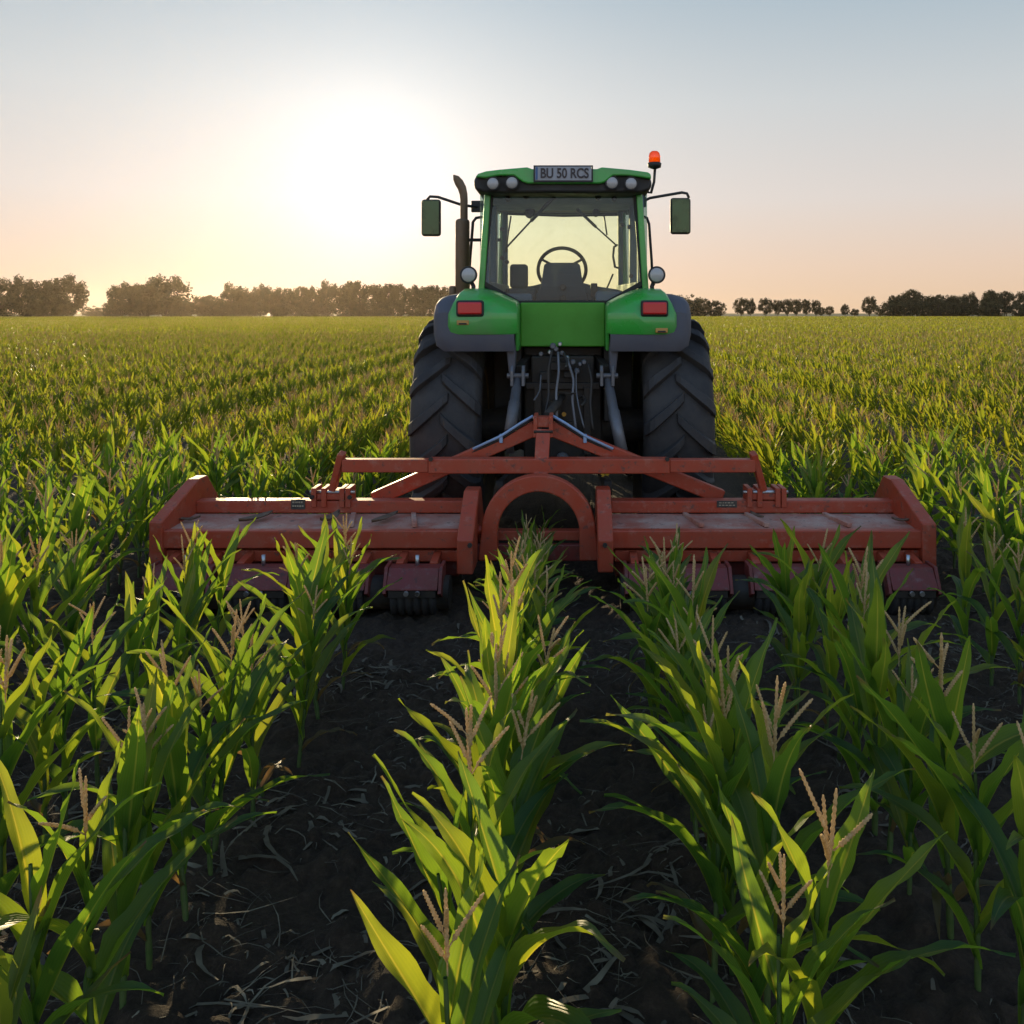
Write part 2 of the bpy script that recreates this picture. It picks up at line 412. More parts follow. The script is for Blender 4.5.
# ------------------------------------------------------------------ ground (one sheet to the horizon)
LEFT = [-1.17, -1.85, -2.50, -3.10, -3.95]; RIGHT = [0.45, 1.12, 2.08, 2.75, 3.60]
for k in range(560): LEFT.append(LEFT[-1] - 1.55)
for k in range(460): RIGHT.append(RIGHT[-1] + 1.55)
ROWS = np.array(LEFT[::-1] + [-0.22] + RIGHT)
NEARR = np.where(np.abs(ROWS) < 9)[0]
def vnoise(x, y, seed):
    """smooth value noise on arrays"""
    def h(i, j):
        q = np.sin(i * 127.1 + j * 311.7 + seed * 74.7) * 43758.5453
        return q - np.floor(q)
    xi, yi = np.floor(x), np.floor(y); fx, fy = x - xi, y - yi
    fx = fx * fx * (3 - 2 * fx); fy = fy * fy * (3 - 2 * fy)
    a = h(xi, yi) * (1 - fx) + h(xi + 1, yi) * fx; b = h(xi, yi + 1) * (1 - fx) + h(xi + 1, yi + 1) * fx
    return a * (1 - fy) + b * fy
def axis_pts(lo, hi, step, outer):
    a = list(np.arange(lo, hi, step)); s = step; q = hi
    up = []
    while q < outer[1]: up.append(q); s *= 1.35; q += s
    up.append(outer[1]); dn = []; s = step * 1.35; q = lo - s
    while q > outer[0]: dn.append(q); s *= 1.35; q -= s
    dn.append(outer[0])
    return np.array(dn[::-1] + a + up)
def ground_z(x, y):
    fade = np.clip((14 - y) / 6, 0, 1) * np.clip((y + 1) / 1.0, 0, 1) * np.clip((9 - np.abs(x)) / 3, 0, 1)
    z = (vnoise(x * 1.1, y * 1.1, 1) - .5) * .05 + (vnoise(x * 5, y * 5, 2) - .5) * .035 + \
        np.abs(vnoise(x * 13, y * 13, 3) - .5) * .085 + (vnoise(x * 27, y * 27, 4) - .5) * .034
    d = np.min(np.abs(x[..., None] - ROWS[None, NEARR] if x.ndim == 1 else x[..., None] - ROWS[NEARR]), axis=-1)
    z = z + 0.035 * np.exp(-(d / .16) ** 2)
    return z * fade - 0.02
xs = axis_pts(-4.2, 3.8, 0.024, (-3000, 3000)); ys = axis_pts(1.0, 8.0, 0.024, (-60, 4000))
gx, gy = np.meshgrid(xs, ys)
gz = np.zeros_like(gx)
for i in range(gx.shape[0]): gz[i] = ground_z(gx[i], gy[i])
def grid_mesh(name, X, Y, Z, mat):
    m, n = X.shape; me = bpy.data.meshes.new(name)
    co = np.stack([X, Y, Z], -1).reshape(-1, 3)
    idx = np.arange(m * n).reshape(m, n)
    q = np.stack([idx[:-1, :-1], idx[:-1, 1:], idx[1:, 1:], idx[1:, :-1]], -1).reshape(-1, 4)
    quad_mesh(me, co, q); me.materials.append(mat)
    o = bpy.data.objects.new(name, me); COL.objects.link(o); return o
def quad_mesh(me, co, q, smooth=True, mat_idx=None, luv=None):
    me.vertices.add(len(co)); me.vertices.foreach_set('co', np.ascontiguousarray(co, np.float32).ravel())
    me.loops.add(len(q) * 4); me.loops.foreach_set('vertex_index', np.ascontiguousarray(q, np.int32).ravel())
    me.polygons.add(len(q)); me.polygons.foreach_set('loop_start', np.arange(len(q), dtype=np.int32) * 4)
    me.polygons.foreach_set('use_smooth', np.full(len(q), smooth))
    if mat_idx is not None: me.polygons.foreach_set('material_index', np.ascontiguousarray(mat_idx, np.int32))
    if luv is not None:
        a = me.attributes.new('luv', 'FLOAT_VECTOR', 'POINT'); a.data.foreach_set('vector', np.ascontiguousarray(luv, np.float32).ravel())
    me.update(calc_edges=True)
ground = tag(grid_mesh('ground', gx, gy, gz, M['soil']), kind='structure')

# ------------------------------------------------------------------ tractor
TX = -0.06
YA = 8.0                                          # rear axle
tractor = empty('tractor', (TX, YA, 0), label='green farm tractor with closed glass cab seen from behind in the corn', cat='tractor')

def tyre(parent, name, cx, cy, Rr, w, n_lug, rim_r, lug_h, slope):
    wh = MB()
    hw = w / 2
    prof = [(-hw * .80, rim_r), (-hw * .98, rim_r + (Rr - rim_r) * .35), (-hw, rim_r + (Rr - rim_r) * .65), (-hw * .93, Rr - lug_h - .03), (-hw * .8, Rr - lug_h + .0),
            (-hw * .4, Rr - lug_h + .012), (0, Rr - lug_h + .016), (hw * .4, Rr - lug_h + .012), (hw * .8, Rr - lug_h), (hw * .93, Rr - lug_h - .03),
            (hw, rim_r + (Rr - rim_r) * .65), (hw * .98, rim_r + (Rr - rim_r) * .35), (hw * .80, rim_r)]
    wh.lathe(prof, (cx, cy, Rr), 'x', 72)
    def pt(u, th, r):
        return Vector((cx + u, cy - r * math.cos(th), Rr + r * math.sin(th)))
    for side in (-1, 1):
        for k in range(n_lug):
            th0 = 2 * math.pi * (k + (0.5 if side > 0 else 0)) / n_lug
            rings = []
            m = 9
            for i in range(m):
                t = i / (m - 1)
                u = side * (-0.03 + t * (hw * 1.0 + .03))
                th = th0 - slope * (t ** 0.9)
                drop = 0.0 if t < .75 else ((t - .75) / .25) ** 2 * .085
                rt = Rr - drop; rb = Rr - lug_h - .03 - drop
                tw = (.038 + .012 * t) / Rr
                bw = tw * 1.45
                if i in (0,): rt -= lug_h * .35
                rings.append([pt(u, th - bw, rb), pt(u, th - tw, rt), pt(u, th + tw, rt), pt(u, th + bw, rb)])
            vs = [p for r_ in rings for p in r_]
            fs = []
            for i in range(m - 1):
                for j in range(3): fs.append((i * 4 + j, i * 4 + j + 1, (i + 1) * 4 + j + 1, (i + 1) * 4 + j))
            fs += [(0, 1, 2, 3), tuple((m - 1) * 4 + j for j in (3, 2, 1, 0))]
            wh.add(vs, fs, False)
    t = wh.build('tyre', M['tyre'], parent, bevel=0.008, seg=1)
    rm = MB()
    rm.lathe([(-hw * .80, rim_r + .005), (-hw * .84, rim_r + .02), (-hw * .80, rim_r - .03), (-hw * .3, rim_r - .06), (hw * .3, rim_r - .06), (hw * .8, rim_r - .03), (hw * .84, rim_r + .02), (hw * .80, rim_r + .005)], (cx, cy, Rr), 'x', 48, closed=True)
    rm.lathe([(-.04, rim_r - .04), (-.05, .2), (-.02, .12), (.06, .1), (.06, .0)], (cx, cy, Rr), 'x', 32)
    for k in range(8):
        q = 2 * math.pi * k / 8; rm.lathe([(-.08, .018), (-.02, .018)], (cx, cy + .16 * math.cos(q), Rr + .16 * math.sin(q)), 'x', 6, smooth=False)
    rm.build('rim', M['rim'], parent)
def wheel(cx, cy, Rr, w, n_lug, rim_r, lug_h, slope):
    h = MB(); h.lathe([(-w * .3, .10), (-w * .3, .085), (w * .3, .085), (w * .3, .10)], (cx, cy, Rr), 'x', 20, closed=True)
    wp = h.build('wheel', M['iron'], tractor)
    tyre(wp, 'tyre', cx, cy, Rr, w, n_lug, rim_r, lug_h, slope)
    return wp
RR, RW = 0.925, 0.56
wheel(TX - 0.92, YA, RR, RW, 17, 0.50, 0.068, 0.30)
wheel(TX + 0.92, YA, RR, RW, 17, 0.50, 0.068, 0.30)
wheel(TX - 0.88, YA + 2.75, 0.66, 0.42, 17, 0.36, 0.04, 0.24)
wheel(TX + 0.88, YA + 2.75, 0.66, 0.42, 17, 0.36, 0.04, 0.24)

# fenders: green shell over a grey plastic lip
def fender(sg):
    def X(a): return TX + sg * a              # a: distance out from the tractor's middle
    gp = [(7.20, 1.605), (7.185, 1.645), (7.175, 1.74), (7.20, 1.90), (7.30, 1.995), (7.46, 2.03), (7.9, 2.05), (8.4, 2.0), (8.75, 1.85)]
    # grey lip: swept profile with a rounded outer shoulder
    us = [(0.375, 0.0), (0.40, 0.0), (0.86, 0.0), (0.92, -.004), (0.965, -.018), (0.99, -.04), (1.0, -.075)]
    rows = []
    for i, (y, z) in enumerate(gp):
        a = Vector((gp[min(i + 1, len(gp) - 1)][0] - gp[max(i - 1, 0)][0], gp[min(i + 1, len(gp) - 1)][1] - gp[max(i - 1, 0)][1])).normalized()
        nrm = Vector((-a.y, a.x))
        rows.append([Vector((X(u), y + nrm.x * d, z + nrm.y * d - .15 * max(0.0, min(1, (z - 1.88) / .14)) * max(0, min(1, (.66 - u) / .29)))) for u, d in [(min(u_, (.915, .975, .995)[i] + .02 * (u_ - 1) if i < 3 else u_), d_) for u_, d_ in us]])
    mb = MB(); mb.sheet(rows)
    lip = mb.build('fender_lip', M['fender'], tractor, solid=0.035, bevel=0.012, seg=3)
    # inner drop of the lip beside the tyre
    mb = MB(); y = 7.30
    mb.prism([(X(.362), 1.70), (X(.47), 1.66), (X(.44), 1.60), (X(.415), 1.37), (X(.385), 1.36), (X(.375), 1.45)], 'y', 7.24, 7.40)
    mb.build('fender_flange', M['fender'], tractor, bevel=0.015, seg=3)
    # green shell
    g2 = [(7.165, 1.735), (7.135, 1.80), (7.145, 1.90), (7.22, 2.00), (7.36, 2.065), (7.55, 2.09), (7.9, 2.10), (8.4, 2.05), (8.8, 1.88)]
    us = [(0.352, -.05), (0.358, -.018), (0.38, -.002), (0.47, 0.0), (0.56, .002), (0.66, .004), (0.80, 0.0), (0.865, -.010), (0.885, -.038)]
    rows = []
    for i, (yy, z) in enumerate(g2):
        a = Vector((g2[min(i + 1, len(g2) - 1)][0] - g2[max(i - 1, 0)][0], g2[min(i + 1, len(g2) - 1)][1] - g2[max(i - 1, 0)][1])).normalized()
        nrm = Vector((-a.y, a.x))
        inset = max(0.0, (z - 1.9)) * .30
        drop = max(0.0, z - 1.93) / .17
        rows.append([Vector((X(u - (inset if u > .8 else 0)), yy + nrm.x * d, z + nrm.y * d - .12 * drop * max(0, (.64 - u) / .29) ** 1.3)) for u, d in us])
    mb = MB(); mb.sheet(rows)
    sh = mb.build('fender', M['green'], tractor, solid=0.02, bevel=0.006, seg=2)
    # green inner side cheek between the shell and the rear panel
    mb = MB(); mb.prism([(7.26, 1.60), (7.20, 1.74), (7.18, 1.86), (7.30, 1.92), (7.45, 1.95), (8.3, 1.95), (8.3, 1.60)], 'x', X(.345), X(.37))
    mb.build('fender_cheek', M['green'], tractor, bevel=0.008)
    # tail light in its dark bezel
    cx = X(.715)
    mb = MB(); mb.box((cx, 7.135, 1.935), (.215, .05, .128)); bz = mb.build('tail_light', M['black'], tractor, bevel=0.02, seg=3)
    mb = MB(); mb.box((cx, 7.112, 1.936), (.185, .03, .095)); mb.build('lens', M['redlens'], bz, bevel=0.014, seg=4)
    zz = 1.825 if sg < 0 else 1.765
    mb = MB(); mb.box((X(.77), 7.135, zz), (.095, .03, .038)); rf = mb.build('reflector', M['amber'], tractor, bevel=0.006)
    mb = MB(); mb.box((X(.77), 7.121, zz - .008), (.06, .02, .012)); mb.build('reflector_slot', M['black'], rf)
    # work lamp on a bent stalk
    lx = X(.77) ; ly = 7.55
    top = PZ(275, ly)
    mb = MB(); mb.tube([(X(.74), ly + .03, 2.05), (X(.735), ly + .03, 2.12), (X(.76), ly + .04, 2.17), (lx, ly + .04, top - .05)], .018, 8)
    mb.lathe([(0, .045), (.03, .045)], (X(.74), ly + .03, 2.06), 'z', 14)
    wl = mb.build('work_lamp', M['black'], tractor)
    mb = MB(); mb.lathe([(.075, .03), (.05, .055), (.0, .070), (-.02, .072), (-.024, .064)], (lx, ly, top), 'y', 28)
    mb.build('lamp_housing', M['black'], wl)
    mb = MB(); mb.lathe([(-.018, .064), (-.030, .05), (-.038, .025), (-.040, .0)], (lx, ly, top), 'y', 28)
    mb.build('lens', M['lens'], wl)
for sg in (-1, 1): fender(sg)

# rear body panel and chassis
mb = MB(); mb.box2((TX - .345, 7.50, 1.625), (TX + .345, 7.95, 1.985)); mb.build('rear_panel', M['panel'], tractor, bevel=0.012)
mb = MB()
mb.box2((TX - .33, 7.72, .55), (TX + .33, 9.2, 1.62)); mb.box2((TX - .20, 7.50, .62), (TX + .20, 7.73, 1.30))
mb.box2((TX - .26, 7.52, 1.32), (TX + .26, 7.73, 1.55)); mb.box2((TX - .17, 9.2, .5), (TX + .17, 11.2, 1.0))
mb.lathe([(-.72, .13), (-.45, .17), (-.30, .24), (.30, .24), (.45, .17), (.72, .13)], (TX, YA, RR), 'x', 24)
mb.box2((TX - .8, 10.62, .55), (TX + .8, 10.84, .75))
mb.build('transmission', M['iron'], tractor, bevel=0.02)
mb = MB(); mb.prism([(TX - .42, 1.1), (TX - .44, 1.7), (TX - .38, 2.02), (TX + .38, 2.02), (TX + .44, 1.7), (TX + .42, 1.1)], 'y', 9.25, 11.4)
mb.build('bonnet', M['green'], tractor, bevel=0.05, seg=3)
mb = MB(); mb.box2((TX - .36, 11.402, 1.2), (TX + .36, 11.45, 1.85)); mb.build('grille', M['black'], tractor, bevel=0.02)
# dark inner wheel arches
for sg in (-1, 1):
    mb = MB(); mb.box2((TX + sg * .34, 7.62, 1.0), (TX + sg * .40, 8.6, 1.95)); mb.box2((TX + sg * .395, 8.25, 1.02), (TX + sg * .62, 8.58, 1.9))
    mb.build('inner_arch', M['black'], tractor, bevel=0.01)
# cab steps and fuel tank either side
for sg in (-1, 1):
    mb = MB(); mb.box2((TX + sg * .42, 8.95, .55), (TX + sg * .85, 9.75, 1.05)); mb.build('fuel_tank', M['black'], tractor, bevel=0.05)

# three point linkage
mb = MB()
hitch_r = rnd
def part(name, mat, fn, bevel=0.0, parent=tractor, seg=2, **k):
    q = MB(); fn(q); return q.build(name, mat, parent, bevel=bevel, seg=seg, **k)
rock_l, rock_r = P(518, 378, 7.28), P(607, 378, 7.28)
for p, q in ((rock_l, P(510, 432, 7.02)), (rock_r, P(622, 452, 7.02))):
    def fn(m, p=p, q=q):
        m.tube([p + Vector((0, 0, .02)), p.lerp(q, .45), p.lerp(q, .46), q], [.036, .040, .046, .046], 12)
        m.tube([q, q + Vector((0, 0.02, -.16))], .03, 10)
    part('lift_rod', M['steel'], fn)
    def fn(m, p=p):
        for s_ in (-1, 1):
            m.prism([(7.20, p.z - .06), (7.20, p.z + .06), (7.23, p.z + .1), (7.33, p.z + .1), (7.36, p.z + .06), (7.36, p.z - .06)], 'x', p.x + s_ * .032, p.x + s_ * .056)
        m.tube([(p.x - .085, 7.25, p.z + .02), (p.x + .085, 7.25, p.z + .02)], .022, 10)
    part('clevis', M['steel'], fn, bevel=.004)
    def fn(m, p=p):
        m.beam((p.x, 7.34, p.z + .05), (p.x * .8 + TX * .2, 7.75, p.z + .12), .06, .10)
    part('rocker_arm', M['iron'], fn, bevel=.012)
for sg in (-1, 1):
    def fn(m):
        a = Vector((TX + sg * .30, 7.85, .62)); b = Vector((TX + sg * .40 - .06, 6.83, .60))
        m.beam(a, b, .04, .12); m.lathe([(-.03, .06), (.03, .06)], b, 'x', 16)
    part('lower_link', M['iron'], fn, bevel=.01)
def fn(m):
    m.tube([(TX, 7.52, 1.22), (TX - .03, 7.25, 1.20), (-.17, 6.78, 1.14)], [.025, .04, .03], 12)
part('top_link', M['iron'], fn)
def fn(m): m.lathe([(0, .05), (-.06, .05), (-.06, .028), (-.16, .028)], (TX, 7.5, .72), 'y', 16)
part('drive_shaft_stub', M['steel'], fn)
def fn(m):
    m.box((TX - .02, 7.46, 1.47), (.16, .07, .07)); m.box((TX + .06, 7.44, 1.40), (.10, .06, .05)); m.box((TX - .14, 7.46, 1.39), (.09, .06, .07))
part('valve_block', M['iron'], fn, bevel=.01)
hr = random.Random(3)
spots = [(550, 352), (556, 349), (562, 353), (567, 358), (573, 362), (580, 364), (570, 368), (577, 371), (541, 354), (560, 344), (553, 346), (584, 362)]
for i, (px, py) in enumerate(spots):
    def fn(m):
        c = P(px, py, 7.38); r_ = hr.uniform(.016, .026)
        m.lathe([(.06, r_ * .8), (0, r_), (-.03, r_), (-.032, r_ * .7), (-.05, r_ * .65)], c, 'y', 12)
    part('hydraulic_coupler', M['steel'] if i % 3 else M['chrome'], fn)
hoses = [((558, 352), (559, 372), (556, 392), (557, 425)), ((567, 358), (574, 380), (572, 400), (576, 430)), ((564, 353), (567, 362), (566, 368), (566, 366)),
         ((541, 375), (540, 390), (537, 396), (534, 400)), ((576, 368), (576, 392), (579, 408), (584, 428)), ((556, 394), (562, 393), (570, 394), (576, 393)),
         ((577, 399), (583, 396), (586, 401), (581, 406)), ((552, 350), (548, 372), (549, 395), (545, 415)), ((588, 364), (592, 380), (590, 405), (593, 430))]
for i, h in enumerate(hoses):
    def fn(m):
        pts = [P(a, b, 7.30 - .06 * j) for j, (a, b) in enumerate(h)]
        fine = []
        for j in range(len(pts) - 1):
            for t in range(4): fine.append(pts[j].lerp(pts[j + 1], t / 4))
        fine.append(pts[-1])
        for j in range(1, len(fine) - 1): fine[j] = (fine[j - 1] + fine[j] * 2 + fine[j + 1]) / 4
        m.tube(fine, .007 if i in (3, 4, 5) else .011, 6)
    part('hydraulic_hose', M['steel'] if i in (0, 1, 3, 4) else M['iron'], fn)
def fn(m):
    for sg in (-1, 1): m.box2((TX + sg * .17, 7.44, .75), (TX + sg * .23, 7.50, 1.30))
    m.box2((TX - .30, 7.46, 1.28), (TX + .30, 7.52, 1.335)); m.box2((TX - .12, 7.42, .95), (TX - .02, 7.5, 1.18)); m.box2((TX + .03, 7.44, .85), (TX + .12, 7.5, 1.02))
part('hitch_bracket', M['iron'], fn, bevel=.008)
def fn(m): m.lathe([(.0, .018), (-.02, .018)], P(564, 414, 7.4), 'y', 12)
part('filler_cap', M['amber'], fn)

# cab
YB, YF = 7.70, 9.02                       # rear and front plane of the cab
def cp(px, py): v = P(px, py, YB); return (v.x, v.z)
outer = [cp(488.5, 192), cp(638, 192), cp(645, 284), cp(608, 305.5), cp(517, 305.5), cp(480.5, 284)]
glass = [cp(493.5, 195), cp(633, 195), cp(640, 281.5), cp(606.5, 300.5), cp(519, 300.5), cp(485.5, 281.5)]
def ring(m, o, g, y0, y1):
    n = len(o)
    for y in (y0, y1): m.v += [(p[0], y, p[1]) for p in o] + [(p[0], y, p[1]) for p in g]
    b = len(m.v) - 4 * n
    for i in range(n):
        j = (i + 1) % n
        for f in ((i, j, n + j, n + i), (2 * n + i, 2 * n + j, 3 * n + j, 3 * n + i), (i, j, 2 * n + j, 2 * n + i), (n + i, n + j, 3 * n + j, 3 * n + i)):
            m.f.append(tuple(b + q for q in f)); m.sm.append(False)
rw = MB(); ring(rw, outer, glass, YB - .012, YB + .02)
rwo = rw.build('rear_window', M['seal'], tractor, bevel=.004)
mb = MB(); mb.prism(glass, 'y', YB + .002, YB + .008); mb.build('pane', M['glass'], rwo)
def pillar(name, p0, p1, w, h, mat=M['green']):
    part(name, mat, lambda m: m.beam(p0, p1, w, h, (0, 1, 0)), bevel=.012)
pillar('cab_pillar', P(481.5, 293, YB + .02), P(488.5, 190, YB + .02), .052, .10)
pillar('cab_pillar', P(645.5, 293, YB + .02), P(638.5, 190, YB + .02), .052, .10)
xl0, xr0 = -.66, .52
pillar('cab_pillar', (xl0 - .03, YF, 1.55), (xl0 + .015, YF, 2.93), .07, .09)
pillar('cab_pillar', (xr0 + .03, YF, 1.55), (xr0 - .015, YF, 2.93), .07, .09)
# side walls: lower skirt, door glass, B pillars, interior lining
for sg, xa, xb in ((-1, PX(481, YB) - .01, xl0), (1, PX(646, YB) + .01, xr0)):
    def fn(m):
        m.prism([(xa, YB + .05), (xa + sg * .03, YB + .05), (xb + sg * .03, YF), (xb, YF)], 'z', 1.5, 2.08)
    part('door_skirt', M['green'], fn, bevel=.008)
    def fn(m):
        m.prism([(xa, YB + .08), (xa + sg * .006, YB + .08), (xb + sg * .006, YF - .04), (xb, YF - .04)], 'z', 2.08, 2.92)
    part('side_window', M['sideglass'], fn)
    def fn(m):
        mid = .45; xm = xa + (xb - xa) * mid; ym = YB + (YF - YB) * mid
        m.box((xm - sg * .02, ym, 2.5), (.07, .16, .85)); m.box((xa - sg * .05, YB + .10, 2.45), (.05, .14, .95)); m.box((xb - sg * .03, YF - .08, 2.5), (.05, .10, .85))
        m.beam((xa - sg * .03, YB + .08, 2.10), (xb - sg * .03, YF - .06, 2.10), .08, .14)
    part('side_trim', M['interior'], fn, bevel=.015)
# windscreen, floor, headliner, dashboard
def fn(m): ring(m, [(xl0 + .03, 1.9), (xr0 - .03, 1.9), (xr0 - .03, 2.95), (xl0 + .03, 2.95)], [(xl0 + .045, 2.02), (xr0 - .045, 2.02), (xr0 - .045, 2.87), (xl0 + .045, 2.87)], YF - .02, YF + .03)
ws = part('windscreen', M['seal'], fn, bevel=.01)
part('pane', M['windscreen'], lambda m: m.box2((xl0 + .03, YF + .003, 2.02), (xr0 - .03, YF + .009, 2.87)), parent=ws)
part('headliner', M['interior'], lambda m: m.prism([(YB + .03, 2.885), (YB + .3, 2.85), (YF - .25, 2.875), (YF - .02, 2.90), (YF - .02, 2.96), (YB + .03, 2.96)], 'x', -.70, .56), bevel=.02)
part('cab_floor', M['interior'], lambda m: m.box2((-.68, YB + .04, 1.86), (.55, YF - .02, 1.94)))
def fn(m):
    m.prism([(-.62, 1.94), (-.62, 2.13), (-.35, 2.16), (-.2, 2.20), (.08, 2.20), (.22, 2.16), (.48, 2.12), (.48, 1.94)], 'y', 8.72, 8.98)
part('dashboard', M['interior'], fn, bevel=.03, seg=3)
part('rear_shelf', M['interior'], lambda m: (m.box2((-.62, YB + .06, 1.94), (.48, YB + .25, 2.0)), m.box2((-.60, YB + .3, 1.94), (-.33, 8.6, 2.07)), m.box2((.22, YB + .3, 1.94), (.46, 8.6, 2.09))), bevel=.03, seg=3)
# operator seat
sx = TX - .01
def fn(m):
    rows = []
    for z, hw, y in ((1.96, .25, 8.10), (2.05, .225, 8.07), (2.13, .19, 8.06), (2.24, .172, 8.07), (2.325, .16, 8.10), (2.345, .135, 8.12)):
        rows.append((z, hw, y))
    f = [Vector((sx + s_ * hw, y, z)) for z, hw, y in rows for s_ in (-1, 1)]
    b = [Vector((sx + s_ * hw * .92, y + .13, z)) for z, hw, y in rows for s_ in (-1, 1)]
    n = len(rows)
    m.add(f + b, [(2 * i, 2 * i + 1, 2 * i + 3, 2 * i + 2) for i in range(n - 1)] + [(2 * n + 2 * i, 2 * n + 2 * i + 1, 2 * n + 2 * i + 3, 2 * n + 2 * i + 2) for i in range(n - 1)] +
          [(2 * i, 2 * i + 2, 2 * n + 2 * i + 2, 2 * n + 2 * i) for i in range(n - 1)] + [(2 * i + 1, 2 * i + 3, 2 * n + 2 * i + 3, 2 * n + 2 * i + 1) for i in range(n - 1)] +
          [(2 * n - 2, 2 * n - 1, 4 * n - 1, 4 * n - 2), (0, 1, 2 * n + 1, 2 * n)])
    m.box((sx, 8.36, 2.02), (.46, .44, .12))
st = part('operator_seat', M['seat'], fn, bevel=.03, seg=3)
for zz in (2.03, 2.125):
    part('seat_bolt', M['seal'], lambda m: m.lathe([(0.02, .028), (-.022, .028), (-.03, .018)], (sx + .01, 8.055, zz), 'y', 14), parent=st)
part('passenger_seat', M['seat'], lambda m: (m.box((PX(519, 8.4), 8.4, 2.235), (.165, .09, .22)), m.box((PX(523, 8.35), 8.28, 2.06), (.26, .28, .12))), bevel=.03, seg=3)
# steering wheel
wc = Vector((PX(562, 8.52), 8.52, PZ(270, 8.52)))
def fn(m):
    tilt = Euler((R(-62), 0, 0)).to_matrix(); Rw = .222
    ring_ = [wc + tilt @ Vector((Rw * math.cos(2 * math.pi * k / 40), Rw * math.sin(2 * math.pi * k / 40), 0)) for k in range(41)]
    m.tube(ring_, .017, 8, caps=False)
    for a in (90, 210, 330): m.tube([wc, wc + tilt @ Vector((Rw * math.cos(R(a)), Rw * math.sin(R(a)), 0))], .012, 6)
    m.tube([wc, wc + Vector((0, .2, -.24))], .03, 10)
part('steering_wheel', M['seal'], fn)
# gas struts, grab rails and lamps seen through the glass
part('gas_strut', M['seal'], lambda m: (m.tube([P(556, 195, 7.78), P(531, 221, 7.86)], .016, 8), m.tube([P(531, 221, 7.86), P(506, 248, 7.95)], .008, 8)))
part('gas_strut', M['seal'], lambda m: (m.tube([P(577, 209, 7.78), P(596, 227, 7.86)], .013, 8), m.tube([P(596, 227, 7.86), P(616, 245, 7.95)], .007, 8)))
part('grab_rail', M['seal'], lambda m: m.tube([P(507, 214, 8.8), P(563, 216, 8.8), P(618, 215, 8.8)], .010, 8))
part('grab_handle', M['seal'], lambda m: m.tube([P(617, 245, 8.5), P(614, 247, 8.46), P(613, 256, 8.45), P(615, 267, 8.46), P(619, 268, 8.5)], .011, 8))
part('gear_lever', M['seal'], lambda m: m.tube([P(607, 288, 8.4), P(613, 274, 8.42)], .009, 6))
part('control_box', M['seal'], lambda m: m.box(P(594, 290, 8.2), (.06, .06, .12)), bevel=.01)
part('wire', M['seal'], lambda m: m.tube([P(511, 216, 8.7), P(508, 235, 8.7), P(506, 252, 8.6)], .008, 6))
part('wire', M['seal'], lambda m: m.tube([P(604, 216, 8.7), P(607, 235, 8.7)], .008, 6))
for px, py, rr_ in ((530, 213, .05), (596, 213, .035), (508, 199, .022), (526, 196, .026), (598, 197, .026), (614, 199, .02)):
    yy = 8.6 if py > 205 else 7.76
    part('cab_lamp', M['seal'], lambda m: m.lathe([(-.03, rr_ * .6), (-.02, rr_), (.03, rr_), (.04, rr_ * .5)], P(px, py, yy), 'y', 16))
for px, py in ((502, 258), (507, 262), (622, 225), (629, 227), (631, 276), (502, 229)):
    part('window_hinge', M['seal'], lambda m: m.lathe([(-.02, .018), (.02, .018)], P(px, py, YB - .005 + .05), 'y', 12))
# roof: green cap, black band with lamps
def roofpoly(pts, Y): return [((P(a, b, Y)).x, (P(a, b, Y)).z) for a, b in pts]
YR = 7.52
band = [(473, 181), (477, 174), (640, 174), (650, 176), (652.5, 184), (650, 190), (640, 193), (487, 193), (475, 190)]
m_ = MB(); m_.prism(roofpoly(band, YR), 'y', YR, YF + .22)
m_.build('roof', M['black'], tractor, bevel=.03, seg=3)
cap = [(475, 177), (478, 173.5), (486, 171), (500, 169.3), (527, 167.0), (532, 168.8), (597, 168.8), (602, 167.0), (630, 169.5), (648, 172), (651, 174), (651.5, 179), (640, 177), (628, 175.5), (613, 175.5), (605, 182), (600, 183.5), (528, 183.5), (522, 181.5), (514, 175.5), (499, 175.5), (485, 178)]
m_ = MB(); m_.prism(roofpoly(cap, YR - .05), 'y', YR - .05, YF + .15)
roofcap = m_.build('roof_cap', M['green'], tractor, bevel=.014, seg=3)
for px in (493, 512, 612, 631):
    c = P(px, 183.8 if px in (493, 631) else 183, YR - .02)
    lo = part('roof_lamp', M['black'], lambda m: m.lathe([(.06, .045), (-.015, .058), (-.022, .058), (-.022, .050), (-.01, .045)], c, 'y', 24))
    part('lens', M['lens'], lambda m: m.lathe([(-.012, .0505), (-.024, .042), (-.032, .022), (-.034, 0)], c, 'y', 24), parent=lo)
# rear plate on the roof
YPt = YR - .07
a, b = P(535, 180.5, YPt), P(591.5, 166.5, YPt)
npl = part('number_plate', M['plate'], lambda m: m.box2((a.x, YPt, a.z), (b.x, YPt + .02, b.z)), bevel=.004)
part('plate_band', M['plateblue'], lambda m: m.box2((a.x + .004, YPt - .003, a.z + .006), (a.x + .022, YPt + .01, b.z - .006)), parent=npl)
part('plate_frame', M['black'], lambda m: (m.box2((a.x - .012, YPt + .002, a.z - .012), (b.x + .012, YPt + .03, a.z - .001)), m.box2((a.x - .012, YPt + .002, b.z + .001), (b.x + .012, YPt + .03, b.z + .010)),
     m.box2((a.x - .012, YPt + .002, a.z), (a.x - .001, YPt + .03, b.z)), m.box2((b.x + .001, YPt + .002, a.z), (b.x + .012, YPt + .03, b.z))), parent=npl)
fc = bpy.data.curves.new('plate_lettering', 'FONT'); fc.body = 'BU 50 RCS'; fc.size = .13; fc.extrude = .002; fc.offset = .003; fc.align_x = 'CENTER'; fc.align_y = 'CENTER'
fo = bpy.data.objects.new('plate_lettering', fc); COL.objects.link(fo); fo.data.materials.append(M['ink'])
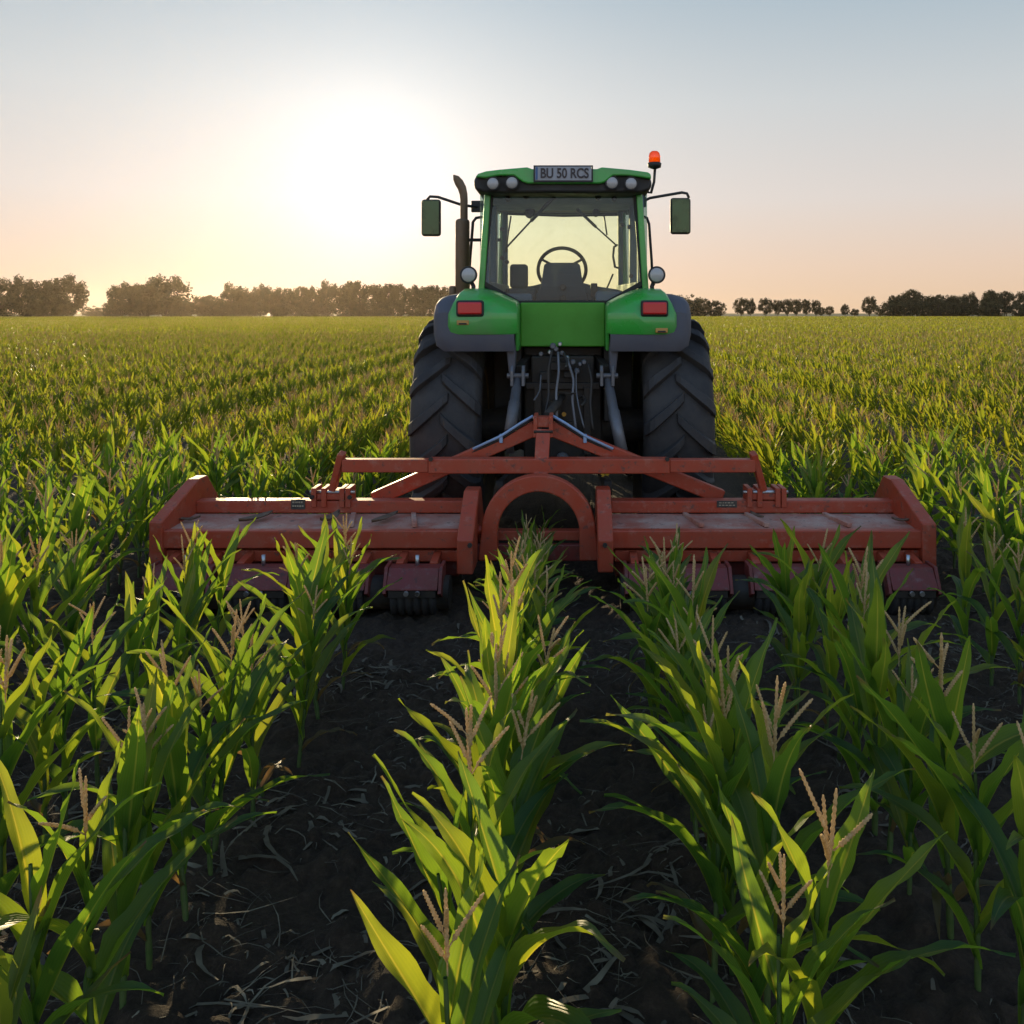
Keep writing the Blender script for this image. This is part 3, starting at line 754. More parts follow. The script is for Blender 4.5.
fo.location = ((a.x + b.x) / 2 + .010, YPt - .004, (a.z + b.z) / 2 - .002); fo.rotation_euler = (R(90), 0, 0); fo.scale = (.66, .86, 1)
bpy.context.view_layer.update()
fme = bpy.data.meshes.new_from_object(fo); fo2 = bpy.data.objects.new('plate_lettering', fme); COL.objects.link(fo2)
fo2.location, fo2.rotation_euler, fo2.scale = fo.location, fo.rotation_euler, fo.scale
bpy.data.objects.remove(fo); fo2.name = 'plate_lettering'; fo2.parent = npl
# exhaust
ye = 8.75
def EX(px, py): return P(px, py, ye)
ex = part('exhaust', M['exhaust'], lambda m: m.lathe([(PZ(305, ye), .05), (PZ(301, ye), .068), (PZ(222, ye), .068), (PZ(220, ye), .06), (PZ(219, ye), .04)], (PX(462.5, ye), ye, 0), 'z', 28))
def fn(m):
    pts = [EX(464, 221), EX(464, 200), EX(463.5, 194), EX(462, 188), EX(459, 182.5), EX(456, 178), EX(453.5, 175)]
    m.tube(pts, [.036, .036, .038, .041, .043, .032, .006], 20, caps=False)
part('exhaust_tip', M['exhaust'], fn, parent=ex)
part('exhaust_bracket', M['black'], lambda m: (m.beam(EX(468, 292), (xl0, 8.8, PZ(292, 8.8)), .05, .05), m.beam(EX(466, 240), (xl0, 8.8, PZ(240, 8.8)), .02, .03)), parent=ex)
part('air_filter_pipe', M['exhaust'], lambda m: m.lathe([(PZ(312, ye), .04), (PZ(288, ye), .04), (PZ(286, ye), .03)], (PX(453, ye), ye, 0), 'z', 16))
part('exhaust_base', M['black'], lambda m: (m.box2((PX(450, ye), ye - .1, 1.2), (xl0 + .02, ye + .12, PZ(304, ye)))), bevel=.02)
# mirrors
ym = 8.85
def mirror(name, x0, y0, x1, y1, arm):
    p, q = P(x0, y1, ym), P(x1, y0, ym)
    body = MB(); body.box2((p.x, ym, p.z), (q.x, ym + .07, q.z))
    bo = body.build('mirror', M['black'], tractor, bevel=.03, seg=4)
    part('mirror_glass', M['mirror'], lambda m: m.box2((p.x + .014, ym - .004, p.z + .014), (q.x - .014, ym + .01, q.z - .014)), parent=bo, bevel=.003)
    part('mirror_arm', M['black'], lambda m: m.tube([P(a_, b_, yy) for a_, b_, yy in arm], .014, 8), parent=bo)
mirror('mirror', 421, 199, 440.5, 236, [(484, 208, 9.02), (462, 205, 8.92), (438, 197, 8.88), (430, 196.5, 8.88), (427, 200, 8.88)])
mirror('mirror', 670.5, 197.5, 691, 234, [(640, 203, 9.02), (650, 198, 8.95), (682, 192.5, 8.88), (687, 193.5, 8.88), (689, 198, 8.88)])
part('mirror_bracket', M['black'], lambda m: m.box2(P(471, 212, 8.98), P(486, 201, 9.02)), bevel=.01)
part('mirror_bracket', M['black'], lambda m: m.box2(P(638, 207, 8.98), P(646, 197, 9.02)), bevel=.01)
# hand rails
part('hand_rail', M['black'], lambda m: m.tube([P(482, 217, 8.95), P(476, 218, 8.9), P(473, 222, 8.9), P(470, 260, 8.9), P(468, 296, 8.9)], .014, 8))
part('hand_rail', M['black'], lambda m: m.tube([P(641, 216, 8.95), P(647, 218, 8.9), P(649, 224, 8.9), P(651.5, 260, 8.9), P(653, 294, 8.9)], .014, 8))
# beacon
yb = 7.9
bc = part('beacon', M['black'], lambda m: (m.lathe([(PZ(169, yb), .020), (PZ(167.5, yb), .055), (PZ(163.5, yb), .060), (PZ(162.5, yb), .05)], (PX(654.5, yb), yb, 0), 'z', 24),
     m.tube([P(655, 168, yb), P(654, 182, yb), P(651, 193, yb), P(648, 192, yb)], .012, 8)))
part('beacon_dome', M['orangelens'], lambda m: m.lathe([(PZ(163, yb), .050), (PZ(156, yb), .049), (PZ(153, yb), .042), (PZ(151.3, yb), .026), (PZ(150.8, yb), 0)], (PX(654.5, yb), yb, 0), 'z', 24), parent=bc)

# ------------------------------------------------------------------ red rotary tiller
IX = -0.19
tiller = empty('rotary_tiller', (IX, 6.3, 0), label='wide red two winged rotary tiller mounted behind the green tractor', cat='tiller')
def tp(name, mat, fn, bevel=0.006, parent=None, **k): return part(name, mat, fn, bevel, parent or tiller, **k)
YFt, YRb = 6.55, 6.02                       # front tube and rear rail
ZF, ZD, ZR = PZ(500, YFt), PZ(513, 6.48), PZ(530, YRb)
wings = ((-2.55, -.62 + .02), (PX(612, 6.2), PX(921, 6.0)))
for wi, (x0, x1) in enumerate(((PX(163, 6.05), PX(462, 6.05)), (PX(611, 6.05), PX(926, 6.05)))):
    xf0, xf1 = x0 + .02, x1 + .03
    tp('front_tube', M['red'], lambda m: m.box2((xf0, YFt - .03, PZ(513.5, YFt - .03)), (xf1, YFt + .09, ZF)), .012)
    tp('deck', M['deckred'], lambda m: m.prism([(YFt - .034, PZ(513, YFt - .03) - .005), (YFt - .034, PZ(513, YFt - .03) - .02), (YRb + .05, ZR - .03), (YRb + .05, ZR - .012)], 'x', x0, x1), 0)
    tp('rear_rail', M['red'], lambda m: m.box2((x0, YRb - .02, PZ(548, YRb)), (x1, YRb + .05, ZR)), .010)
    tp('lower_rail', M['red'], lambda m: m.box2((x0 + .02, YRb + .02, PZ(563, YRb)), (x1 - .02, YRb + .12, PZ(551, YRb))), .010)
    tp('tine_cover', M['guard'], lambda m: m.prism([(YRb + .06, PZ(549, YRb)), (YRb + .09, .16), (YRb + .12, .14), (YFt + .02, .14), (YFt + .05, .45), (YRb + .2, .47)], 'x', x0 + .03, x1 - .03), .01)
    tp('roller_shaft', M['iron'], lambda m: m.lathe([(x0 + .05, .105), (x1 - .05, .105)], (0, 5.84, .13), 'x', 24), 0)
    tp('tine_rotor', M['iron'], lambda m: m.lathe([(x0 + .04, .08), (x1 - .04, .08)], (0, 6.30, .13), 'x', 16), 0)
    # ribs across the deck
    for fx in ((.30, .585, .80) if wi == 0 else (.26, .47, .735)):
        xr = x0 + (x1 - x0) * fx
        if wi == 0 and fx < .5: continue
        tp('deck_rib', M['deckred'], lambda m: m.beam((xr + .0, YFt - .06, PZ(513, YFt) + .005), (xr + .07, YRb + .10, ZR + .008), .035, .03), .006)
    # roller guards, hangers and rollers
    segs = ((.03, .215), (.27, .47), (.53, .715), (.785, .945)) if wi == 0 else ((.045, .345), (.42, .745), (.83, .965))
    for gi, (a_, b_) in enumerate(segs):
        g0, g1 = x0 + (x1 - x0) * a_, x0 + (x1 - x0) * b_
        yg = 5.80
        gz0, gz1 = PZ(588, yg - .08), PZ(566, yg)
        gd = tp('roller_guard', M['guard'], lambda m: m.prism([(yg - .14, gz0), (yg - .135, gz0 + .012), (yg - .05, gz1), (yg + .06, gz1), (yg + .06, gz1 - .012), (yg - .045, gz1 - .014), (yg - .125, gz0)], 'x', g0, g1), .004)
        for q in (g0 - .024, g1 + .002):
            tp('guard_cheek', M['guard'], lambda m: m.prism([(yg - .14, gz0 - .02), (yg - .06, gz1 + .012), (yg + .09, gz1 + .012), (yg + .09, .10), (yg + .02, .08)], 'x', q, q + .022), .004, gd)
        for t in (.40, .62):
            tp('guard_bolt', M['chrome'], lambda m: m.lathe([(0, .016), (-.02, .016)], (g0 + (g1 - g0) * t, yg - .14, gz0 - .015), 'y', 8), 0, gd)
        tp('scraper_bar', M['iron'], lambda m: m.box2((g0 + .01, yg - .13, gz0 - .05), (g1 - .01, yg - .10, gz0 - .004)), .004)
        def fn(m):
            prof = [(g0 + .01, .02)]; k = max(3, int((g1 - g0) / .045)); w_ = (g1 - g0 - .02) / k
            for j in range(k):
                q = g0 + .01 + j * w_
                prof += [(q + .1 * w_, .125), (q + .25 * w_, .142), (q + .75 * w_, .142), (q + .9 * w_, .125)]
            prof.append((g1 - .01, .02)); m.lathe(prof, (0, yg + .02, .135), 'x', 32)
        tp('packer_roller', M['tyre'], fn, 0)
        for q in (g0 + .05, g1 - .05): tp('roller_hanger', M['red'], lambda m: m.beam((q, yg + .05, gz1 - .02), (q, YRb + .05, PZ(556, YRb)), .05, .06), .006)
        tp('hanger_bolt', M['chrome'], lambda m: [m.lathe([(-.045, .013), (.035, .013)], ((g0 + g1) / 2 + .01, yg + .02, gz1 + .03), 'z', 8)], 0)
# side plates (thick boxes with a slanted shoulder)
def side_plate(xa, xb, yr, yt, ztop, zsh, zb, yf):
    tp('side_plate', M['red'], lambda m: m.prism([(yr, zb), (yr, zsh), (yt, ztop), (yt + .16, ztop), (yf, zsh - .02), (yf, zb)], 'x', xa, xb), .012, seg=3)
side_plate(PX(148.5, 5.98), PX(162, 5.98), 5.98, 6.58, PZ(479, 6.58), PZ(522, 5.98), .10, 6.95)
side_plate(PX(922.5, 5.98), PX(937, 5.98), 5.98, 6.58, PZ(479, 6.58), PZ(524, 5.98), .10, 6.95)
side_plate(PX(456.5, 5.90), PX(473, 5.90), 5.90, 6.30, PZ(490.5, 6.30), PZ(540, 5.90), PZ(575, 5.90), 6.66)
side_plate(PX(598, 5.90), PX(613.5, 5.90), 5.90, 6.30, PZ(490, 6.30), PZ(540, 5.90), PZ(573, 5.90), 6.66)
# arch between the wings
ya = 6.18
ac = P(538.5, 533, ya); Ro, Ri = 57.5 * ya / F, 41 * ya / F
def fn(m):
    o = []; i_ = []
    for k in range(25):
        q = math.pi - math.pi * k / 24; o.append((ac.x + Ro * math.cos(q), ac.z + Ro * math.sin(q))); i_.append((ac.x + Ri * math.cos(q), ac.z + Ri * math.sin(q)))
    zb = PZ(561, ya)
    o = [(ac.x - Ro - .02, zb)] + o + [(ac.x + Ro + .02, zb)]; i_ = [(ac.x - Ri, zb)] + i_ + [(ac.x + Ri, zb)]
    n = len(o); vs = [(p[0], y, p[1]) for y in (ya, ya + .10) for p in o + i_]
    fs = []
    for k in range(n - 1):
        fs += [(k, k + 1, n + k + 1, n + k), (2 * n + k, 2 * n + k + 1, 3 * n + k + 1, 3 * n + k), (k, k + 1, 2 * n + k + 1, 2 * n + k), (n + k, n + k + 1, 3 * n + k + 1, 3 * n + k)]
    fs += [(0, n, 3 * n, 2 * n), (n - 1, 2 * n - 1, 4 * n - 1, 3 * n - 1)]
    m.add(vs, fs)
tp('arch', M['red'], fn, .010)
tp('arch_cross_bar', M['red'], lambda m: m.box2((PX(482, ya + .2), ya + .17, PZ(541, ya + .17)), (PX(596, ya + .2), ya + .26, PZ(531, ya + .17))), .01)
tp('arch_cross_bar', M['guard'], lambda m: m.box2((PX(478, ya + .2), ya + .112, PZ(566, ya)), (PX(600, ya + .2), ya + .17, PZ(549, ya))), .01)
for a_, b_ in ((472, 486), (592, 604)):
    tp('wing_pivot', M['red'], lambda m: m.tube([(PX(a_, ya), ya + .06, PZ(532, ya)), (PX(b_, ya), ya + .06, PZ(532, ya))], .035, 14), 0)
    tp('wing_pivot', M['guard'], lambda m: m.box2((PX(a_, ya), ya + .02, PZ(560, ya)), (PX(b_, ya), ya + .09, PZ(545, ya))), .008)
# mast, struts and cross beam
ymst = 6.55
tp('mast_post', M['red'], lambda m: m.beam(P(540.5, 479, ymst - .1), P(543.5, 430, ymst), .10, .09, (0, 1, 0)), .008)
tp('mast_head', M['red'], lambda m: [m.box2((PX(533.5, ymst), ymst - .04, PZ(437, ymst)), (PX(537.5, ymst), ymst + .20, PZ(415.5, ymst))), m.box2((PX(549, ymst), ymst - .04, PZ(437, ymst)), (PX(553, ymst), ymst + .20, PZ(415.5, ymst))),
    m.box2((PX(537, ymst), ymst - .02, PZ(427, ymst)), (PX(549.5, ymst), ymst + .10, PZ(417, ymst)))], .006)
tp('mast_pin', M['chrome'], lambda m: m.tube([(PX(531, ymst), ymst + .12, PZ(420, ymst)), (PX(555, ymst), ymst + .12, PZ(420, ymst))], .016, 10), 0)
tp('mast_bolt', M['iron'], lambda m: m.tube([(PX(534, ymst), ymst - .045, PZ(431, ymst)), (PX(553, ymst), ymst - .045, PZ(431, ymst))], .010, 8), 0)
for a_, b_ in (((536, 428), (374, 499)), ((550, 428), (722, 497))):
    tp('mast_strut', M['red'], lambda m: m.beam(P(*a_, ymst + .10), P(*b_, ymst + .16), .08, .105, (0, 1, 0)) if False else m.beam(P(*a_, ymst + .10), P(*b_, ymst + .18), .105, .08, (0, 1, 0)), .010)
    sgn = -1 if a_[0] < 543 else 1
    hs = [P(543 + sgn * 10, 416, ymst + .04), P(543 + sgn * 22, 423, ymst + .04), P(543 + sgn * 42, 436, ymst + .06), P(543 + sgn * 70, 449, ymst + .08), P(543 + sgn * 82, 456, ymst + .1)]
    tp('hydraulic_hose', M['bluehose'], lambda m: m.tube(hs[:4], .010, 8), 0)
    tp('hydraulic_hose', M['black'], lambda m: m.tube([q + Vector((0, .02, -.022)) for q in hs], .012, 8), 0)
    tp('hose_clip', M['bluehose'], lambda m: m.box(hs[2] + Vector((0, .02, -.02)), (.025, .05, .06)), .004)
ybm = 6.42
tp('cross_beam', M['red'], lambda m: m.box2((PX(428, ybm), ybm, PZ(474, ybm)), (PX(670, ybm), ybm + .11, PZ(459, ybm))), .010)
for a_, b_ in ((341, 428), (670, 756)):
    tp('beam_extension', M['red'], lambda m: m.box2((PX(a_, ybm), ybm + .012, PZ(473, ybm)), (PX(b_, ybm), ybm + .10, PZ(460, ybm))), .008)
for s_, (tx_, bx_) in ((-1, (342, 333)), (1, (753, 763))):
    tp('beam_bracket', M['red'], lambda m: m.beam(P(tx_, 453, ybm + .05), P(bx_, 489, YFt - .02), .045, .09, (0, 1, 0)), .006)
    bx2 = bx_ - 1 if s_ < 0 else bx_ + 2
    cl = tp('clamp', M['red'], lambda m: [m.box2((PX(bx2 + q, YFt), YFt - .055, PZ(506, YFt)), (PX(bx2 + q + 5, YFt), YFt + .12, PZ(487, YFt))) for q in (-19, -9, 9, 15)] + [m.box2((PX(bx2 - 14, YFt), YFt - .035, PZ(499, YFt)), (PX(bx2 + 18, YFt), YFt + .10, PZ(490, YFt)))], .006)
    tp('clamp_pin', M['chrome'], lambda m: m.tube([P(bx2 - 22, 492, YFt - .03), P(bx2 + 23, 492, YFt - .03)], .012, 8), 0, cl)
# stickers
for a_, b_ in (((291, 509.5), (305, 499.5)), ((717, 507.5), (737, 501))):
    p, q = P(*a_, YFt - .036), P(*b_, YFt - .036)
    sk = tp('warning_sticker', M['sticker'], lambda m: m.box2((p.x, p.y, p.z), (q.x, p.y + .008, q.z)), 0)
    def fn(m):
        rr_ = random.Random(5); w_ = q.x - p.x; h_ = q.z - p.z
        for row in (.28, .66):
            xx = .10
            while xx < .86:
                l_ = rr_.uniform(.05, .14); m.box2((p.x + w_ * xx, p.y - .002, p.z + h_ * row), (p.x + w_ * min(.92, xx + l_), p.y + .004, p.z + h_ * (row + .14))); xx += l_ + .05
    tp('sticker_mark', M['mark'], fn, 0, sk)
# bolts along the beam ends
for px, py, y_ in ((431, 459, ybm), (667, 459, ybm), (312, 497, YFt - .06), (350, 497, YFt - .06), (470, 545, 5.9), (605, 545, 5.9)):
    tp('bolt', M['iron'], lambda m: m.lathe([(.0, .016), (-.02, .016)], P(px, py, y_ - .002), 'y', 6, smooth=False), 0)

# loose dry leaves and stalk pieces on the decks
def husk(px, py, length, wid, ang, curl, label):
    Y = YFt - (py - 513) / (530 - 513) * (YFt - YRb)
    c = P(px, py, Y) + Vector((0, 0, .006))
    d = Vector((math.cos(R(ang)), math.sin(R(ang)), 0)); s_ = Vector((-d.y, d.x, 0)); rows = []
    for i in range(9):
        t = i / 8 - .5; w_ = wid * (1 - (2 * abs(t)) ** 2.2) * .5 + .002
        up = Vector((0, 0, curl * (4 * t * t) + .006)); rows.append([c + d * t * length + s_ * k * w_ + up + Vector((0, 0, abs(k) * wid * .25)) for k in (-1, 0, 1)])
    m = MB(); m.sheet(rows); o = m.build('dry_leaf', M['husk'], None, solid=.002)
    return tag(o, label, 'dry leaf', 'dry leaves lying on the red decks')
husk(256, 521, .30, .08, 62, .015, 'curled dry leaf lying on the left deck beside the black sticker')
husk(330, 522, .26, .08, 75, .03, 'dry leaf arched on the left deck below the clamp')
husk(385, 521, .32, .07, 68, .012, 'long dry leaf lying on the left deck toward its inner end')
husk(188, 522, .16, .05, 10, .02, 'short dry leaf in the outer corner of the left deck')
husk(901, 523, .12, .05, -20, .015, 'small dry leaf in the outer corner of the right deck')
husk(757, 518, .18, .04, 110, .012, 'narrow dry leaf lying across the middle of the right deck')

# ------------------------------------------------------------------ corn
def corn_leaves(seed, nl, H, seg, cols, leaflen=1.0, wide=1.0, up=1.0):
    """arrays (verts, quads, luv) of the leaves of one plant, at the origin"""
    r = random.Random(seed); V = []; Q = []; U = []
    phi0 = r.uniform(0, 6.28)
    for i in range(nl):
        f = i / (nl - 1)
        h = H * (0.10 + 0.66 * f)
        phi = phi0 + (i % 2) * math.pi + r.gauss(0, .42)
        ln = (0.30 + 0.28 * math.sin(math.pi * min(1, .25 + .62 * f)) + r.uniform(-.05, .06)) * leaflen
        wd = (0.062 + 0.030 * math.sin(math.pi * (.2 + .6 * f)) + r.uniform(-.006, .010)) * wide
        a0 = R(r.uniform(14, 30) * (1.25 - .5 * f)); 
        a1 = R(r.uniform(70, 135) if f < .4 else (r.uniform(35, 110) if f < .8 else r.uniform(10, 55)))
        a1 = a0 + (a1 - a0) * up
        pw = r.uniform(1.0, 2.0); tw = r.uniform(-.7, .7); ph = r.uniform(0, 6.28); wf = r.uniform(2.0, 4.0)
        side = r.uniform(-.5, .5)
        p = Vector((0, 0, h)); lr = r.random()
        if f < .16 and r.random() < .6: lr = .03
        elif lr < .06: lr = .1
        if lr < .05: wd *= .5; ln *= .65; a1 = R(r.uniform(120, 165))
        b0 = len(V); ds = ln / seg
        for k in range(seg + 1):
            s = k / seg; a = a0 + (a1 - a0) * s ** pw
            q = phi + side * s * s
            t = Vector((math.sin(a) * math.cos(q), math.sin(a) * math.sin(q), math.cos(a)))
            sd_ = Vector((-math.sin(q), math.cos(q), 0)); nn = sd_.cross(t)
            ang = tw * s; c_, s_ = math.cos(ang), math.sin(ang)
            sx_ = sd_ * c_ + nn * s_; nx_ = nn * c_ - sd_ * s_
            w = wd * (min(1.0, .32 + 2.6 * s) if s < .3 else 1.0) * max(0.0, (1 - s ** 1.75)) ** .9
            w = max(w, .0015) * .5
            fold = .75 * (1 - s) ** 1.1 + .14
            for j in range(cols + 1):
                u = -1 + 2 * j / cols
                wav = math.sin(wf * 6.28 * s + ph + (1.3 if u > 0 else 0)) * .007 * abs(u) ** 2 * min(1, 4 * s)
                V.append(p + sx_ * (u * w * (1 - .25 * fold * abs(u))) - nx_ * (abs(u) * w * fold) * 1.0 - nx_ * wav)
                U.append((u, s, lr))
            p = p + t * ds
        for k in range(seg):
            for j in range(cols):
                a_ = b0 + k * (cols + 1) + j; Q.append((a_, a_ + 1, a_ + cols + 2, a_ + cols + 1))
    return np.array([tuple(v) for v in V]), np.array(Q), np.array(U)
def corn_stalk_arr(seed, H, n=8):
    r = random.Random(seed + 500); m = MB()
    pts = []; rs = []
    k = 14; bx, by = r.uniform(-.02, .02), r.uniform(-.02, .02)
    for i in range(k):
        t = i / (k - 1); pts.append((bx * t * t, by * t * t, -.05 + (H * .91 + .05) * t)); rs.append((.0098 - .005 * t) * (1.22 if i % 2 == 0 else 1.0))
    m.tube(pts, rs, n, caps=False)
    return m
def corn_tassel_arr(seed, H, fine=True):
    r = random.Random(seed + 900); m = MB(); base = Vector((0, 0, H * .90))
    nb = r.choice((3, 3, 4, 5))
    spikes = [(base, Vector((r.uniform(-.05, .05), r.uniform(-.05, .05), 1)).normalized(), r.uniform(.20, .26) * H / .78, r.uniform(-.1, .1))]
    q0 = r.uniform(0, 6)
    for b in range(nb):
        q = q0 + b * 2.4 + r.uniform(-.4, .4); el = R(r.uniform(20, 42))
        spikes.append((base + Vector((0, 0, .03 + .025 * b)), Vector((math.sin(el) * math.cos(q), math.sin(el) * math.sin(q), math.cos(el))), r.uniform(.10, .17) * H / .78, r.uniform(-.2, .5)))
    for p, d, l, bend in spikes:
        k = 30 if fine else 4; pts = []; rs = []
        for i in range(k):
            t = i / (k - 1); dd = (d + Vector((d.x, d.y, 0)) * bend * t).normalized()
            pts.append(p + dd * l * t)
            rr = (.0020 + (.0042 if t > .2 else 0) * (1 - .55 * t))
            rs.append(rr * ((1.25 if i % 2 else .72) if fine and t > .2 else 1) * (.4 if i == k - 1 else 1))
        m.tube(pts, rs, 6 if fine else 3, caps=False)
    return m

NV = 14
ind = []
for s in range(NV):
    H = 0.75
    v, q, u = corn_leaves(100 + s, rnd.choice((7, 8, 8, 9)), H, 16, 6, leaflen=rnd.uniform(.86, .98), wide=rnd.uniform(1.0, 1.22), up=rnd.uniform(.78, 1.05))
    me = bpy.data.meshes.new('foliage'); quad_mesh(me, v, q, True, None, u); me.materials.append(M['leaf'])
    sm_ = corn_stalk_arr(s, H); ms_ = bpy.data.meshes.new('stalk'); ms_.from_pydata(sm_.v, [], sm_.f); ms_.polygons.foreach_set('use_smooth', [True] * len(ms_.polygons)); ms_.materials.append(M['stalk'])
    tm_ = corn_tassel_arr(s, H); mt_ = bpy.data.meshes.new('tassel'); mt_.from_pydata(tm_.v, [], tm_.f); mt_.polygons.foreach_set('use_smooth', [True] * len(mt_.polygons)); mt_.materials.append(M['tassel'])
    ind.append((me, ms_, mt_))

# where plants grow
def blocked(x, y):
    if abs(x - TX) < 1.42 and 6.9 < y < 11.8: return True          # under the tractor
    if 4.85 < y < 7.0 and -2.88 < x < 2.53:                        # under and just behind the tiller
        if abs(x - IX) < .22 and y < 6.6: return False
        return True
    return False
plants = []
Y0 = 1.80
for ri, xr in enumerate(ROWS):
    if xr < -9.5 or xr > 8.5: continue
    y = Y0 + rnd.uniform(0, .15)
    while y < 9.2:
        x = xr + rnd.gauss(0, .035)
        if not blocked(x, y):
            px, py = VX + F * x / y, VY + F * (CAM_H - .6) / y
            vis = -10 < px < 1034 and py < 1050
            if vis or True: plants.append((x, y, ri, vis))
        y += rnd.uniform(.12, .20) * (1.0 if abs(xr - .1) < .6 else 1.25)
plants.sort(key=lambda p: p[1])
near = [p for p in plants if p[3]][:300]
NEAR_SET = set(id(p) for p in near)
ORD = ['nearest', 'second', 'third', 'fourth', 'fifth', 'sixth', 'seventh', 'eighth', 'ninth', 'tenth', 'eleventh', 'twelfth', 'thirteenth', 'fourteenth', 'fifteenth', 'sixteenth', 'seventeenth', 'eighteenth', 'nineteenth', 'twentieth', 'twenty-first', 'twenty-second', 'twenty-third', 'twenty-fourth', 'twenty-fifth', 'twenty-sixth', 'twenty-seventh', 'twenty-eighth', 'twenty-ninth', 'thirtieth']
def ordinal(i):
    if i < 30: return ORD[i]
    return ('thirtieth thirty- fortieth forty- fiftieth fifty-'.split()[(i + 1) // 10 * 2 - 6 + (1 if (i + 1) % 10 else 0)]) + ('' if (i + 1) % 10 == 0 else ['', 'first', 'second', 'third', 'fourth', 'fifth', 'sixth', 'seventh', 'eighth', 'ninth'][(i + 1) % 10])
c0 = int(np.argmin(np.abs(ROWS + .22)))
def rowname(k):
    if k == 0: return 'row through the red arch'
    side = 'left' if k < 0 else 'right'; k = abs(k)
    return f'{["", "first", "second", "third", "fourth", "fifth", "sixth", "seventh", "eighth"][k]} row {side} of the arch'
count = {}
def z_at(x, y): return float(ground_z(np.array([x]), np.array([y]))[0])
rp = random.Random(21)
for n_, (x, y, ri, vis) in enumerate(near):
    k = ri - c0; c_ = count.get(k, 0); count[k] = c_ + 1
    fo_, sk_, ts_ = ind[rp.randrange(NV)]
    has_t = rp.random() < .80
    e = empty('corn_plant', (x, y, z_at(x, y) - .005))
    sc = rp.uniform(.80, 1.06) * (1 - .28 * max(0, min(1, (y - 4.2) / 1.8)) * (abs(x - IX) < .3)) * (1 - .14 * max(0, min(1, (y - 3.9) / .9)) * (-2.9 < x < 2.5)) * (1 - .14 * max(0, min(1, (y - 5) / 4))); e.scale = (sc * rp.uniform(.92, 1.05), sc * rp.uniform(.92, 1.05), sc)
    e.rotation_euler = (rp.gauss(0, .07), rp.gauss(0, .07), rp.uniform(0, 6.283))
    kindw = 'tasselled' if has_t else 'leafy'
    tag(e, f'{kindw} corn plant, {ordinal(c_)} from the front in {rowname(k)}', 'corn plant', 'corn plants in rows behind and beside the tiller')
    for nm, me in (('stalk', sk_), ('foliage', fo_)) + ((('tassel', ts_),) if has_t else ()):
        o = bpy.data.objects.new(nm, me); COL.objects.link(o); o.parent = e

# everything farther off: one field of corn
def template(seed, nl, H, seg, cols, ll=1.0, wide=1.0, tas=0):
    v, q, u = corn_leaves(seed, nl, H, seg, cols, ll, wide, .60); mi = np.zeros(len(q), int)
    if tas:
        t = corn_tassel_arr(seed, H, fine=False); tv = np.array(t.v); tq = np.array(t.f)
        q = np.concatenate([q, tq + len(v)]); mi = np.concatenate([mi, np.ones(len(tq), int)])
        v = np.concatenate([v, tv]); u = np.concatenate([u, np.zeros((len(tv), 3)) + .5])
    return v, q, u, mi
class Field:
    def __init__(s): s.v = []; s.q = []; s.u = []; s.m = []; s.n = 0
    def scatter(s, temps, xy, z, scl):
        which = rng.integers(0, len(temps), len(xy))
        for t, (v, q, u, mi) in enumerate(temps):
            sel = which == t; k = int(sel.sum())
            if not k: continue
            a = rng.uniform(0, 2 * np.pi, k); sc = scl * rng.uniform(.8, 1.14, k)
            lx, ly = rng.normal(0, .05, k), rng.normal(0, .05, k)
            c, s_ = np.cos(a)[:, None], np.sin(a)[:, None]
            X = (v[None, :, 0] * c - v[None, :, 1] * s_) * sc[:, None] + lx[:, None] * v[None, :, 2] + xy[sel, 0][:, None]
            Yv = (v[None, :, 0] * s_ + v[None, :, 1] * c) * sc[:, None] + ly[:, None] * v[None, :, 2] + xy[sel, 1][:, None]
            Z = v[None, :, 2] * sc[:, None] + z
            s.v.append(np.stack([X, Yv, Z], -1).reshape(-1, 3).astype(np.float32))
            s.q.append((q[None] + (np.arange(k) * len(v))[:, None, None] + s.n).reshape(-1, 4).astype(np.int32))
            uu = np.repeat(u[None], k, 0).copy(); uu[:, :, 2] = np.clip((uu[:, :, 2] + rng.uniform(0, 1, k)[:, None] * .7) % 1.0, .06, 1)
            s.u.append(uu.reshape(-1, 3).astype(np.float32)); s.m.append(np.tile(mi, k).astype(np.int32)); s.n += k * len(v)
def field_points(y0, y1, rowstep, sp, jx=.04):
    out_ = []
    for xr in ROWS[::rowstep]:
        # visible span of this row, with a margin to either side
        ymin = max(y0, (abs(xr) - 7.0) / (.68 if xr < 0 else .58))
        if ymin >= y1: continue
        n = int((y1 - ymin) / sp); ys_ = ymin + (np.arange(n) + rng.uniform(0, 1, n)) * sp
        out_.append(np.stack([xr + rng.normal(0, jx, n), ys_], -1))
    return np.concatenate(out_)
fld = Field()
rest = np.array([(p[0], p[1]) for p in plants if id(p) not in NEAR_SET])
T1 = [template(300 + i, 9, .80, 8, 2, .74, .80, tas=(i % 3 > 0)) for i in range(7)]
fld.scatter(T1, rest, -.02, .90)
pts = field_points(9.2, 22, 1, .09, .035)
pts = pts[[not blocked(x, y) for x, y in pts]]
fld.scatter(T1, pts, -.02, .80)
T2 = [template(400 + i, 8, .80, 4, 1, .74, .95, tas=(i % 3 > 0)) for i in range(6)]
fld.scatter(T2, field_points(22, 62, 1, .10, .04), -.02, .80)
T3 = [template(500 + i, 7, .80, 3, 1, .80, 1.25, tas=(i % 2)) for i in range(6)]
fld.scatter(T3, field_points(62, 150, 1, .27, .07), -.02, .84)
T4 = [template(600 + i, 6, .80, 2, 1, .9, 2.2, tas=(i % 2)) for i in range(4)]
fld.scatter(T4, field_points(150, 330, 1, .8, .12), -.02, .86)
fm = bpy.data.meshes.new('corn_field')
